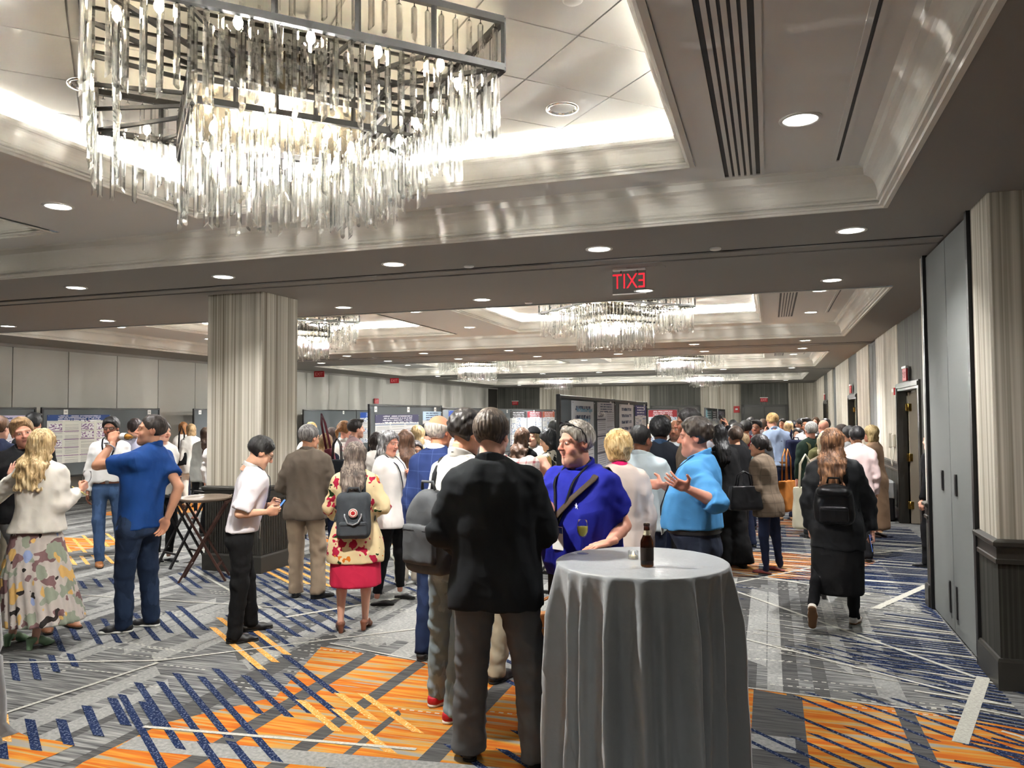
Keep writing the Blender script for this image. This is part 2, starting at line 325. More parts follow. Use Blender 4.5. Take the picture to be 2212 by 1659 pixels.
for bi, b in enumerate(BAYS):
    r_ = b['r']; tn += 1
    struct(holes(r_[0]-.05, r_[1]+.05, r_[2]-.05, r_[3]+.05, HL2, b['trays']).obj('ceiling', M_CEIL2))
    struct(MB().rectsweep(*r_, COVE).obj('trim_%d' % tn, M_TRIM), 'curved cove moulding around a ceiling bay')
    for ti, t_ in enumerate(b['trays']):
        tn += 1
        struct(MB().rectsweep(*t_, CROWN).obj('trim_%d' % tn, M_TRIM), 'stepped crown moulding around a lit ceiling tray')
        R2 = (t_[0]-.3, t_[1]+.3, t_[2]-.3, t_[3]+.3)
        top = struct(MB().box(*R2, HT+.012, HT+.05).obj('ceiling', M_TRAY), 'lit tray ceiling of diagonal tiles')
        if bi <= 1 and ti == 0:      # diagonal lay-in tiles told apart in the near trays
            sz = .605; cx, cyy = -1.36, 4.85+9.17*bi
            for i in range(-9, 10):
                for j in range(-9, 10):
                    c = (cx+(i-j)*sz*.7071, cyy+(i+j)*sz*.7071); h_ = sz*.7071-.007
                    P = clip_poly([(c[0]-h_, c[1]), (c[0], c[1]-h_), (c[0]+h_, c[1]), (c[0], c[1]+h_)], R2)
                    if len(P) < 3: continue
                    nq = len(P); V = [(p[0], p[1], HT) for p in P]+[(p[0], p[1], HT+.011) for p in P]
                    link('ceiling_tile', setmesh('ceiling_tile', V, [tuple(range(nq))[::-1]]+[(k, (k+1) % nq, nq+(k+1) % nq, nq+k) for k in range(nq)], M_TRAY), top)
        else:
            top.location.z = -.01
        wx, wy = t_[1]-t_[0], t_[3]-t_[2]; zc = HL2+.20; cxm, cym = (t_[0]+t_[1])/2, (t_[2]+t_[3])/2
        if bi > 1:
            for ly, rx in ((t_[2]-.1, 205), (t_[3]+.1, 155)): add_area('cove_strip_light', (cxm, ly, zc), (R(rx), 0, 0), wx, .05, COVE_W*1.3)
            continue
        for (lx, ly, rot, ln) in ((cxm, t_[2]-.1, (R(205), 0, 0), wx), (cxm, t_[3]+.1, (R(155), 0, 0), wx), (t_[0]-.1, cym, (R(205), 0, R(-90)), wy), (t_[1]+.1, cym, (R(205), 0, R(90)), wy)):
            add_area('cove_strip_light', (lx, ly, zc), rot, ln, .05, COVE_W*ln/4.2*(.8 if bi == 0 else 1.0))
# movable-partition tracks (a double rail in a shallow strip) across the ceiling
for k, y0 in enumerate((7.08, 17.25, 27.0, 36.7)):
    mb = MB(); mb.box(XL, XP if k == 0 else XR, y0, y0+.02, HC-.004, HC+.01, 1); mb.box(XL, XP if k == 0 else XR, y0+.02, y0+.20, HC-.016, HC+.01)
    mb.box(XL, XP if k == 0 else XR, y0+.20, y0+.235, HC-.006, HC+.01, 1); mb.box(XL, XP if k == 0 else XR, y0+.235, y0+.40, HC-.022, HC+.01); mb.box(XL, XP if k == 0 else XR, y0+.40, y0+.46, HC-.010, HC+.01)
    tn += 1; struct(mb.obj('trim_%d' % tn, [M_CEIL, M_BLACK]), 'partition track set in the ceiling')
# ---------------- walls
def wall(name, x0, x1, y0, y1, z0, z1, m, label=None): return struct(MB().box(x0, x1, y0, y1, z0, z1).obj(name, m), label)
wl = wall('wall_left', XL-.3, XL-.03, YB, YF, 0, HC+.1, M_DARKTRIM, 'left wall of grey folding partition panels')
seams = [YB, -2.1, -.7, .7, 2.0, 3.3, 4.6, 5.9, 7.2, 8.5, 9.9, 11.29, 12.56, 13.84, 15.08, 16.35, 17.6, 18.9, 20.15, 21.4, 22.72, 24.0, 25.2, 26.5, 27.89, 29.11, 30.5, 32.0, 33.5, 35.0, 36.6, 38.2]
for a, b2 in zip(seams[:-1], seams[1:]):
    if b2 < 9: continue
    MB().box(XL-.03, XL, a+.008, b2-.008, .1, HC-.06, b=.004).obj('wall_panel', M_LGREY, wl)
struct(MB().box(XL-.03, XL+.015, YB, YF, 0, .1).obj('baseboard_left', M_DARKTRIM)); tn += 1
struct(MB().box(XL-.03, XL+.03, YB, YF, HC-.06, HC+.01).obj('trim_%d' % tn, M_CEIL))
# far wall: paper bays and dark door alcoves
wf = wall('wall_far', XL-.3, XR+.4, YF, YF+.3, 0, HC+.1, M_PAPER, 'far striped wall with dark door bays')
MB().box(-13.9, -11.55, YF-.03, YF, 0, HC).obj('wall_panel', M_DPAPER, wf)
for i, (a, b2) in enumerate(((-5.75, -3.25), (-1.32, .87))):
    MB().box(a, b2, YF-.03, YF, 0, HC).obj('wall_panel', M_DPAPER, wf)
    d = struct(MB().box(a+.08, b2-.08, YF-.10, YF-.03, 2.10, 2.2).box(a+.02, a+.14, YF-.10, YF-.03, 0, 2.2).box(b2-.14, b2-.02, YF-.10, YF-.03, 0, 2.2).obj('door_%d' % (i+1), M_DARKTRIM), 'dark double door in the far wall')
    for q in (0, 1):
        mid = (a+b2)/2; xa, xb = (a+.14, mid-.008) if q == 0 else (mid+.008, b2-.14)
        dl = MB().box(xa, xb, YF-.07, YF-.03, 0.01, 2.10, b=.004).obj('door_leaf', M_DOOR, d)
        MB().box((xb-.12 if q == 0 else xa+.02), (xb-.02 if q == 0 else xa+.12), YF-.13, YF-.07, .98, 1.04, b=.006).obj('door_handle', plain('steel', (150, 150, 150), .3, .5, 1.0), dl)
wall('wall_back', XL-.3, 4.4, YB-.3, YB, 0, HC+.1, M_PAPER)
# right side: corner pillar, pocket doors, then the long wall
def paneled(name, x0, x1, y0, y1, label, rail=.93, base=.2):
    o = struct(MB().box(x0, x1, y0, y1, rail, HC+.02, b=.012).obj(name, M_PAPER), label)
    MB().box(x0-.004, x1+.004, y0-.004, y1+.004, base, rail-.1).obj('wainscot', M_WAINS, o)
    P = [(.004, rail-.13), (.018, rail-.128), (.02, rail-.1), (.012, rail-.095), (.012, rail-.03), (.02, rail-.02), (.034, rail-.012), (.036, rail+.012), (.028, rail+.02), (.012, rail+.026), (.0, rail+.03)]
    MB().rectsweep(x0, x1, y0, y1, P).obj('chair_rail', M_DARKTRIM, o)
    MB().rectsweep(x0, x1, y0, y1, [(.004, 0), (.026, 0), (.026, base-.02), (.018, base), (.002, base+.002)]).obj('base_moulding', M_DARKTRIM, o)
    return o
wp = paneled('wall_pillar', 1.385, 4.4, 5.8, 6.27, 'striped pillar wall with dark wainscot at the right')
wall('wall_right_near', 4.1, 4.4, YB, 5.8, 0, HC+.02, M_PAPER)
wall('wall_pocket', 1.75, 4.4, 6.27, 8.0, 0, HC+.02, M_DARKTRIM)
pk = struct(MB().box(1.36, 1.40, 6.27, 6.33, 0, HC).box(1.36, 1.40, 7.95, 8.02, 0, HC).box(1.42, 1.75, 6.33, 7.95, HC-.03, HC).obj('door_3', M_BLACK), 'tall grey partition-pocket doors beside the pillar')
for (a, b2, hy) in ((6.34, 7.12, 6.93), (7.14, 7.94, 7.43)):
    p = MB().box(1.385, 1.42, a, b2, .012, HC-.02, b=.004).obj('door_leaf', M_GREY, pk)
    MB().box(1.372, 1.386, hy-.028, hy+.028, 1.12, 1.29, b=.004).box(1.370, 1.375, hy-.014, hy+.014, 1.14, 1.27).obj('pull_handle', M_BLACK, p)
    hy2 = a+.12 if a > 7 else b2-.1
    MB().box(1.374, 1.386, hy2-.02, hy2+.02, .14, .40, b=.003).obj('door_hinge', M_BLACK, p)
we = paneled('wall_return', 1.37, 1.62, 8.03, 8.14, 'narrow striped wall end beyond the pocket doors')
wall('wall_alcove', 1.62, 4.4, 8.0, 8.14, 0, HC+.02, M_PAPER)
SEG = [('p', 14.05, 16.75), ('k', 16.75, 17.95), ('p', 17.95, 20.3), ('d', 20.3, 22.3), ('p', 22.3, 26.5), ('k', 26.5, 27.7), ('p', 27.7, 30.1), ('d', 30.1, 32.1), ('p', 32.1, YF)]
for i, (kd, a, b2) in enumerate(SEG):
    if kd == 'p': paneled('wall_right', XR, XR+.3, a, b2, 'striped right wall section with dark chair rail')
    elif kd == 'k':
        k_ = struct(MB().box(XR+.02, XR+.3, a, b2, 0, HC).obj('wall_right', M_BLACK))
        MB().box(XR+.012, XR+.03, a+.12, (a+b2)/2-.02, .02, HC-.08).obj('wall_panel', M_GREY, k_); MB().box(XR+.012, XR+.03, (a+b2)/2+.02, b2-.1, .02, HC-.08).obj('wall_panel', M_GREY, k_)
wall('wall_right', XR, XR+.3, 8.14, 12.05, 0, HC+.02, M_DPAPER, 'dark papered right wall before the open doorway')
def side_door(n_, a, b2, ztop=2.12):
    struct(MB().box(XR+.01, XR+.3, a, b2, ztop+.12, HC+.02).obj('wall_right', M_DPAPER))
    d = struct(MB().box(XR-.03, XR+.10, b2-.13, b2, 0, ztop+.12).box(XR-.03, XR+.10, a, a+.13, 0, ztop+.12).box(XR-.03, XR+.10, a+.13, b2-.13, ztop, ztop+.12).obj('door_%d' % n_, M_DARKTRIM), 'open doorway with dark frame in the right wall')
    MB().box(XR-.045, XR-.03, b2-.11, b2-.02, 0, ztop+.1).box(XR-.045, XR-.03, a+.02, b2-.02, ztop+.04, ztop+.1).obj('door_casing', M_DARKTRIM, d)
    lf = MB().box(XR+.12, XR+.95, b2-.20, b2-.14, .01, ztop-.02, b=.003).obj('door_leaf', plain('door_edge', (150, 140, 124), .5, .3), d)
    br = plain('brass', (176, 142, 72), .25, .5, 1.0)
    for zz in (.30, 1.06, 1.86):
        MB().box(XR+.075, XR+.16, b2-.21, b2-.128, zz-.06, zz+.06, b=.004).tube([(XR+.11, b2-.215, zz-.065), (XR+.11, b2-.215, zz+.065)], .01).obj('hinge', br, lf)
    return d
side_door(4, 12.05, 14.05); side_door(5, 20.3, 22.3); side_door(6, 30.1, 32.1)
wall('wall_corridor', 4.1, 4.4, 8.14, YF, 0, HC+.02, M_DPAPER); 
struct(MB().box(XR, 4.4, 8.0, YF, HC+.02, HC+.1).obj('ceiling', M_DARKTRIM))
# striped column with ribbed dark base
wc = paneled('wall_column', -6.28, -5.52, 7.58, 8.30, 'striped column with dark ribbed base near the left', .95, .2)
for i in range(24):
    xx = -6.27+i*.0324; MB().box(xx, xx+.018, 7.568, 7.577, .21, .82).obj('rib', M_DARKTRIM, wc)
    if i < 22: yy = 7.585+i*.0324; MB().box(-5.516, -5.506, yy, yy+.018, .21, .82).obj('rib', M_DARKTRIM, wc)
# ================================================================== CEILING FITTINGS
M_LENS = emis('downlight_lens', (255, 252, 244), 5.0); M_LENS.cycles.emission_sampling = 'NONE'
M_WHITEMETAL = plain('white_metal', (226, 224, 218), .4, .4)
DLM = MB().lathe([(.118, 0), (.118, -.006), (.098, -.008), (.094, -.002), (.092, .0)], n=28, cap=(False, False)).mesh('trim_ring', M_WHITEMETAL)
LNM = MB().lathe([(.092, -.001), (.06, .0), (.004, .0005)], n=24, cap=(False, True)).mesh('lens', M_LENS)
SPOT = bpy.data.lights.new('downlight_spot', 'SPOT'); SPOT.energy = DOWN_W; SPOT.spot_size = R(128); SPOT.spot_blend = .9; SPOT.shadow_soft_size = .08; SPOT.color = (1, .99, .975)
SPOT2 = SPOT.copy(); SPOT2.energy = DOWN_W*3.3
def downlight(x, y, z, label, group, lamp=True, power=1.0):
    e = empty('downlight', (x, y, z-.002), label=label, cat='downlight', group=group)
    link('trim_ring', DLM, e); link('lens', LNM, e, (0, 0, -.004))
    if lamp: link('spot_lamp', SPOT if power == 1.0 else SPOT2, e, (0, 0, -.03))
rows = [(6.63, 'row before the striped column', [.64, -1.38, -3.36, -5.3, -7.25, -9.2, -11.2]), (9.06, 'row behind the partition track', [.67, -1.36, -3.37, -5.33, -7.3, -9.3, -11.27]),
        (16.45, 'row beyond the second chandeliers', [.7, -1.45, -3.47, -5.49, -7.57, -9.58, -11.5]), (18.4, 'row beyond the second partition track', [.72, -1.4, -3.4, -5.4, -7.5, -9.5, -11.5]),
        (26.2, 'faint row beyond the third chandeliers', [.7, -1.4, -3.4, -5.5, -7.5, -9.5, -11.5]), (36.0, 'faintest row near the far wall', [.7, -3.4, -7.5, -11.5]), (.4, 'row overhead behind the viewer', [.6, -3.4, -7.2])]
for y, nm, xs in rows:
    for i, x in enumerate(xs): downlight(x, y, HC, '%s recessed downlight, %s' % (('rightmost', 'second from right', 'third from right', 'fourth from right', 'third from left', 'second from left', 'leftmost')[i], nm), 'downlights: '+nm, lamp=(y < 17 and (y < 7 or i % 2 == 0)) or (y > 17 and i % 3 == 1), power=1.0 if y < 7 else 1.9)
downlight(.20, 4.73, HL2, 'large round downlight beside the long slot vent at upper right', 'bay downlights'); downlight(-5.37, 4.73, HL2, 'round downlight left of the nearest chandelier tray', 'bay downlights')
for k in range(3):
    nm = ('second', 'third', 'fourth')[k]
    for x in (.69, -5.45, -11.5):
        for y in (11.5, 13.95): downlight(x, y+9.77*k, HL2, 'round downlight at the %s %s of the %s ceiling bay' % ('near' if y < 12 else 'far', 'right' if x > 0 else 'middle' if x > -6 else 'left', nm), 'downlights of the %s bay' % nm, lamp=(k < 2 and x > -6))
downlight(3.1, 13.0, HC, 'added lamp brightening the side corridor beyond the open doorway', 'added corridor lamp')  # fitting and lamp added only to brighten the corridor behind the doorway
MIR = plain('reflector', (235, 232, 224), .12, .5, .9)
for x, y in ((-1.26, 4.92), (-3.9, 3.62)):
    e = empty('tray_downlight', (x, y, HT-.002), label='mirror-cone downlight in the nearest lit tray, %s of the chandelier' % ('right' if x > -2 else 'left'), cat='downlight')
    MB().lathe([(.11, 0), (.108, -.01), (.09, -.008), (.05, .05), (.03, .06)], n=24, cap=(False, True)).obj('reflector_cone', MIR, e)
# smoke detectors / sprinklers
for x, y, z, lb in ((-.87, 3.62, HT, 'white smoke detector in the nearest lit tray'), (-2.72, 6.95, HC, 'small white sprinkler cap above the striped column row'), (-.42, 6.95, HC, 'small sprinkler cap left of the EXIT sign line'), (-2.9, 9.5, HC, 'small sprinkler cap behind the partition track')):
    e = empty('sprinkler_cap', (x, y, z), label=lb, cat='sprinkler'); MB().lathe([(.05, 0), (.05, -.012), (.04, -.02), (.006, -.022)], n=20).obj('cap', M_WHITEMETAL, e)
# linear vents
def vent(x0, x1, y0, y1, z, ns, label, cat='vent'):
    e = empty('linear_vent', ((x0+x1)/2, (y0+y1)/2, z), label=label, cat=cat); w_, l_ = (x1-x0)/2, (y1-y0)/2
    MB().box(-w_, w_, -l_, l_, -.004, .0, b=.001).obj('backing', M_BLACK, e)
    p = .028
    MB().box(-w_-p, -w_, -l_-p, l_+p, -.012, 0).box(w_, w_+p, -l_-p, l_+p, -.012, 0).box(-w_, w_, -l_-p, -l_, -.012, 0).box(-w_, w_, l_, l_+p, -.012, 0).obj('frame', M_CEIL2, e)
    for i in range(ns-1):
        xc = -w_+(i+1)*2*w_/ns; MB().box(xc-.012, xc+.012, -l_, l_, -.014, -.003).obj('slat', M_CEIL2, e)
vent(-.27, -.03, 1.4, 5.70, HL2, 6, 'long six-slot air vent beside the nearest lit tray')
vent(.455, .475, 1.4, 5.58, HL2, 1, 'thin slot diffuser near the right cove moulding')
for k in range(2):
    nm = ('second', 'third')[k]; d = 9.77*k
    vent(.17, .41, 10.4+d, 14.4+d, HL2, 6, 'six-slot air vent in the %s ceiling bay' % nm); vent(.95, .97, 10.6+d, 14.0+d, HL2, 1, 'thin slot diffuser in the %s ceiling bay' % nm)
# ------------------------------------------------------------------ chandeliers
def crystal_mat():
    m = glass('crystal', (255, 255, 255), 0.04, 1.38); t = m.node_tree; b = t.nodes['Principled BSDF']; o = [n for n in t.nodes if n.type == 'OUTPUT_MATERIAL'][0]
    tr = t.nodes.new('ShaderNodeBsdfTransparent'); tr.inputs[0].default_value = (.97, .98, .97, 1); mx = t.nodes.new('ShaderNodeMixShader'); mx.inputs[0].default_value = .55
    t.links.new(tr.outputs[0], mx.inputs[1]); t.links.new(b.outputs[0], mx.inputs[2]); t.links.new(mx.outputs[0], o.inputs[0]); return m
M_BRONZE = plain('dark_bronze', (16, 15, 14), .5, .3); M_BRASS = plain('smoked_brass', (104, 94, 76), .22, .5, .9); M_CRYS = crystal_mat()
M_BULB = emis('lamp_bulb', (255, 236, 200), BULB_E); M_BULB.cycles.emission_sampling = 'NONE'; M_HOOK = plain('chrome_hook', (170, 170, 170), .2, .5, 1.0)
CRY = []
for ln in (.16, .19, .26, .31, .36, .40):
    mb = MB(); nS = 6; r0 = .0155
    ring = [(r0*math.cos(2*math.pi*k/nS+.2)*(1 if k % 2 else .86), r0*math.sin(2*math.pi*k/nS+.2)*(1 if k % 2 else .86)) for k in range(nS)]
    V = [(x*.45, y*.45, -.012) for x, y in ring]+[(x, y, -.024) for x, y in ring]+[(x, y, -ln+.02*(x/r0)) for x, y in ring]
    mb.add(V, [tuple(range(nS))]+[(r_*nS+k, r_*nS+(k+1) % nS, (r_+1)*nS+(k+1) % nS, (r_+1)*nS+k) for r_ in range(2) for k in range(nS)]+[tuple(range(3*nS-1, 2*nS-1, -1))])
    mb.bar((0, 0, -.014), (0, 0, .004), .004, m=1); CRY.append(mb.mesh('crystal_prism', [M_CRYS, M_HOOK]))
DIAG = [(1, 0), (0, 1), (-1, 0), (0, -1)]
def edge_pts(hd, n, jit=0.0):
    out = []
    for k in range(4):
        a, b = np.array(DIAG[k])*hd, np.array(DIAG[(k+1) % 4])*hd
        for i in range(n): out.append(a+(b-a)*((i+.5)/n))
    return out
def chandelier(x, y, label, detail):
    e = empty('chandelier', (x, y, HT), label=label, cat='chandelier', group='crystal chandeliers hung in the ceiling trays')
    zt, zb, zi = -.06, -.30, -.54           # outer box top/bottom, inner tier
    fr = MB(); HD, HI = 1.30, .67
    for k in range(4):
        a, b = np.array(DIAG[k]), np.array(DIAG[(k+1) % 4])
        for z in (zt, zb): fr.bar((*a*HD, z), (*b*HD, z), .028, .034)
        for i in range(5): p = a*HD+(b-a)*HD*i/5; fr.bar((*p, zb), (*p, zt), .02)
        for z in (zi, zi+.10): fr.bar((*a*HI, z), (*b*HI, z), .022, .03)
        for i in range(1, 5):
            p = a*HD+(b-a)*HD*i/5; q = a*HI+(b-a)*HI*i/5; fr.bar((*p, zb), (*q, zb), .014, .02); fr.bar((*q, zb), (*q, zi), .014, .02)
        fr.bar((*a*HD, zb), (*a*HI, zb), .02); fr.bar((*a*HI, zb), (*a*HI, zi), .02)
        fr.bar((*a*HI, zb), (*b*HI, zb), .018, .024)
    for i in range(-2, 3):
        fr.bar((-HD*.5+i*.12, -HD*.5-i*.12, zt), (HD*.5+i*.12, HD*.5-i*.12, zt), .014); 
    for k in range(4): fr.bar((*np.array(DIAG[k])*.3, zt), (*np.array(DIAG[k])*.3, -.0), .02)
    fr.obj('frame', M_BRONZE, e)
    pan = MB(); S = .40
    for (h0, z0), (h1, z1) in zip([(.16, zt), (.18, zb+.02), (.60, zb-.10)], [(.18, zb+.02), (.60, zb-.10), (.62, zb-.13)]):
        pan.add([(*np.array(d)*h0, z0) for d in DIAG]+[(*np.array(d)*h1, z1) for d in DIAG], [(k, (k+1) % 4, 4+(k+1) % 4, 4+k) for k in range(4)])
    pan.add([(*np.array(d)*.62, zb-.13) for d in DIAG], [(3, 2, 1, 0)])
    pan.obj('reflector_pan', M_BRASS, e)
    bm_ = MB().lathe([(.004, 0), (.012, -.01), (.021, -.035), (.019, -.055), (.008, -.07)], n=10).mesh('bulb', M_BULB)
    for p in edge_pts(1.12, 5): link('bulb', bm_, e, (p[0], p[1], zb+.05))
    for p in edge_pts(.50, 2): link('bulb', bm_, e, (p[0], p[1], zi+.02))
    rows_ = [(1.285, 26, zb+.215, (0, 1)), (1.285, 30, zb-.005, (2, 3, 4, 5)), (.66, 16, zi-.005, (3, 4, 5)), (.50, 9, zi-.005, (3, 5, 4))]
    far = detail < 2; allc = []
    for hd, n_, z, kinds in rows_:
        for p in edge_pts(hd, n_): allc.append((p[0]+random.uniform(-.006, .006), p[1]+random.uniform(-.006, .006), z, random.choice(kinds), random.uniform(0, 6.28)))
    extra = [(p[0], p[1], zb-.01, random.choice((3, 4)), random.uniform(0, 6.28)) for p in edge_pts(1.12, 24)]+[(p[0], p[1], zi-.02, random.choice((3, 4)), random.uniform(0, 6.28)) for p in edge_pts(.32, 5)]
    if not far:
        for (px, py, z, kd, a) in allc: link('crystal_prism', CRY[kd], e, (px, py, z), (0, 0, a))
        rest = extra
    else: rest = allc[:len(allc)] + extra
    mb = MB()
    for (px, py, z, kd, a) in rest:
        me = CRY[kd]; ca, sa = math.cos(a), math.sin(a)
        mb.add([(px+v.co.x*ca-v.co.y*sa, py+v.co.x*sa+v.co.y*ca, z+v.co.z) for v in me.vertices], [tuple(q.vertices) for q in me.polygons])
    tag(mb.obj('crystal_fringe', M_CRYS, e), kind='stuff')
    L = bpy.data.lights.new('chandelier_glow', 'POINT'); L.energy = 270 if y < 6 else 430 if y < 14 else 1000; L.shadow_soft_size = .05; L.color = (1, .985, .95); link('lamp_light', L, e, (0, 0, zi-.10))
chandelier(-2.52, 3.60, 'huge crystal-rod chandelier nearest overhead at upper left', 2)
chandelier(-2.40, 12.72, 'crystal chandelier in the second bay, behind the EXIT sign', 2)
chandelier(-8.45, 12.72, 'crystal chandelier partly hidden behind the striped column', 2)
chandelier(-2.42, 22.49, 'smaller far crystal chandelier in the third bay, right one', 1)
chandelier(-8.55, 22.49, 'smaller far crystal chandelier in the third bay, left one', 1)
chandelier(-2.42, 32.26, 'farthest tiny crystal chandelier at right, before the dark doors', 1)
chandelier(-8.55, 32.26, 'farthest tiny crystal chandelier at left, over the poster boards', 1)
# ================================================================== SOFT-FORM MODELLING (distance fields meshed by surface nets)
f32 = np.float32
def smin(a, b, k): h = np.clip(.5+.5*(b-a)/k, 0, 1); return b+(a-b)*h-k*h*(1-h)
def smax(a, b, k): return -smin(-a, -b, k)
class Grid:
    def __init__(s, lo, hi, vox):
        s.lo = np.array(lo, float); s.v = vox; n = np.maximum(4, np.ceil((np.array(hi)-s.lo)/vox).astype(int)+1)
        ax = [(s.lo[i]+np.arange(n[i])*vox).astype(f32) for i in range(3)]
        s.x, s.y, s.z = ax[0][:, None, None], ax[1][None, :, None], ax[2][None, None, :]; s.n = n
def cone(g, a, b, ra, rb, sq=(1, 1, 1)):
    a, b = np.array(a, float), np.array(b, float); d = b-a; L = float(d@d)+1e-9
    px, py, pz = g.x-f32(a[0]), g.y-f32(a[1]), g.z-f32(a[2])
    t = np.clip((px*f32(d[0])+py*f32(d[1])+pz*f32(d[2]))/f32(L), 0, 1)
    return np.sqrt(((px-t*f32(d[0]))/sq[0])**2+((py-t*f32(d[1]))/sq[1])**2+((pz-t*f32(d[2]))/sq[2])**2)-(f32(ra)+t*f32(rb-ra))
def ell(g, c, r):
    x, y, z = (g.x-f32(c[0])), (g.y-f32(c[1])), (g.z-f32(c[2]))
    k0 = np.sqrt((x/f32(r[0]))**2+(y/f32(r[1]))**2+(z/f32(r[2]))**2); k1 = np.sqrt((x/f32(r[0]**2))**2+(y/f32(r[1]**2))**2+(z/f32(r[2]**2))**2)+f32(1e-6)
    return k0*(k0-1)/k1
def plane(g, p, n): n = np.array(n, float)/np.linalg.norm(n); return (g.x-f32(p[0]))*f32(n[0])+(g.y-f32(p[1]))*f32(n[1])+(g.z-f32(p[2]))*f32(n[2])
def slices(g, Z, A, B, CX, CY, e=2.4, pleat=0, amp=0.0, ph=0.0):
    """stacked ellipses: half width A, half depth B, centre CX,CY interpolated over height"""
    z1 = g.z[0, 0]; o = np.argsort(Z); Z = np.array(Z, float)[o]; f = lambda q: np.interp(z1, Z, np.array(q, float)[o]).astype(f32)[None, None, :]
    a, b, cx, cy_ = f(A), f(B), f(CX), f(CY); X_, Y_ = (g.x-cx), (g.y-cy_)
    q = ((np.abs(X_/a))**e+(np.abs(Y_/b))**e)**f32(1/e)
    if pleat:
        th = np.arctan2(Y_/b, X_/a); am = np.interp(z1, [Z[0], Z[-1]], [amp, amp*.12]).astype(f32)[None, None, :]
        q = q-am*np.sin(th*pleat+ph+f32(1.3)*np.sin(th*3+ph))
    return (q-1)*np.minimum(a, b)
def wob(g, fr, amp, seed=0.0, sz=1.0):
    w1 = np.sin(g.x*f32(fr)+f32(seed)+np.sin(g.z*f32(fr*.7*sz)+f32(seed*2))*f32(1.2)+g.y*f32(fr*.6)); w2 = np.sin(g.z*f32(fr*sz)+f32(1.7+seed)+np.sin(g.y*f32(fr*.8)+g.x*f32(fr*.5))*f32(1.5))
    return f32(amp)*(w1*w2+f32(1.1)*(np.abs(np.sin(g.z*f32(fr*.62*sz)+g.x*f32(fr*.45)+w1*f32(.8)+f32(seed*3)))-f32(.6)))
def nets(D, g):
    D = np.ascontiguousarray(np.broadcast_to(D, tuple(g.n)), f32); n0, n1, n2 = D.shape; ins = D < 0
    s = np.zeros((n0-1, n1-1, n2-1), np.int8)
    for i in (0, 1):
        for j in (0, 1):
            for k in (0, 1): s += ins[i:n0-1+i, j:n1-1+j, k:n2-1+k]
    act = (s > 0) & (s < 8); I = np.argwhere(act); N = len(I)
    if N == 0: return np.zeros((0, 3)), np.zeros((0, 4), int)
    cv = {}
    for i in (0, 1):
        for j in (0, 1):
            for k in (0, 1): cv[i, j, k] = D[I[:, 0]+i, I[:, 1]+j, I[:, 2]+k]
    acc = np.zeros((N, 3)); cnt = np.zeros(N)
    for ax in range(3):
        for u in (0, 1):
            for v in (0, 1):
                c0 = [u, v]; c0.insert(ax, 0); c1 = [u, v]; c1.insert(ax, 1); a, b = cv[tuple(c0)], cv[tuple(c1)]
                mk = (a < 0) != (b < 0); t = np.where(mk, a/np.where(mk, a-b, 1), 0); P = np.tile(np.array(c0, float), (N, 1)); P[:, ax] += t
                acc += P*mk[:, None]; cnt += mk
    V = (I+acc/cnt[:, None])*g.v+g.lo; idx = np.full(act.shape, -1, np.int64); idx[tuple(I.T)] = np.arange(N); F = []
    for ax in range(3):
        sl0 = [slice(1, -1)]*3; sl1 = [slice(1, -1)]*3; sl0[ax] = slice(0, -1); sl1[ax] = slice(1, None)
        a, b = ins[tuple(sl0)], ins[tuple(sl1)]; E_ = np.argwhere(a != b)
        if not len(E_): continue
        E_ = E_+np.array([0 if q == ax else 1 for q in range(3)]); fl_ = ins[tuple(E_.T)]
        u, v = [(1, 2), (2, 0), (0, 1)][ax]; q = []
        for du, dv in ((-1, -1), (0, -1), (0, 0), (-1, 0)):
            T = E_.copy(); T[:, u] += du; T[:, v] += dv; q.append(idx[tuple(T.T)])
        Q = np.stack(q, 1); Q[~fl_] = Q[~fl_][:, ::-1]; F.append(Q)
    F = np.concatenate(F) if F else np.zeros((0, 4), int); F = F[(F >= 0).all(1)]
    return V, F
def npmesh(name, V, F, mats, col=None, smooth=True, midx=None):
    me = bpy.data.meshes.new(name); nv, nf = len(V), len(F)
    me.vertices.add(nv); me.vertices.foreach_set('co', np.ascontiguousarray(V, f32).ravel()); k = F.shape[1] if nf else 4
    me.loops.add(nf*k); me.loops.foreach_set('vertex_index', np.ascontiguousarray(F, np.int32).ravel())
    me.polygons.add(nf); me.polygons.foreach_set('loop_start', np.arange(0, nf*k, k, dtype=np.int32)); me.polygons.foreach_set('loop_total', np.full(nf, k, np.int32))
    for m in (mats if isinstance(mats, (list, tuple)) else [mats]): me.materials.append(m)
    me.polygons.foreach_set('use_smooth', np.full(nf, smooth, bool))
    if col is not None:
        at_ = me.color_attributes.new('Col', 'FLOAT_COLOR', 'POINT'); at_.data.foreach_set('color', np.concatenate([col, np.ones((nv, 1))], 1).astype(f32).ravel())
    me.update(calc_edges=True); return me
# ------------------------------------------------------------------ people materials
def skin_mat():
    m, n = newmat('skin', .5, .3); a = n.node('ShaderNodeAttribute', attribute_name='Col'); x, y, z = n.pos(); f = n.noise(n.vec(x, y, z), 40, 1)
    c = n.mix(f*.35, a.outputs['Color'], n.mix(.5, a.outputs['Color'], (.55, .2, .14))); n.color(c); return m
SKIN = skin_mat()
def hair_mat(rgb, rgb2=None):
    key = ('hair', tuple(rgb), rgb2)
    if key in MATS: return MATS[key]
    m, n = newmat('hair', .5, .35); x, y, z = n.pos(); a = n.noise(n.vec(x*90, y*90, z*7), 1, 1, .6); b = n.noise(n.vec(x, y, z), 14, 0); c = s2l(rgb); c2 = s2l(rgb2) if rgb2 else tuple(q*1.5 for q in c)
    n.color(n.ramp(a*.7+b*.4, [(.38, tuple(q*.5 for q in c)), (.52, c), (.68, c2)])); n.bump(a, .5, .006); MATS[key] = m; return m
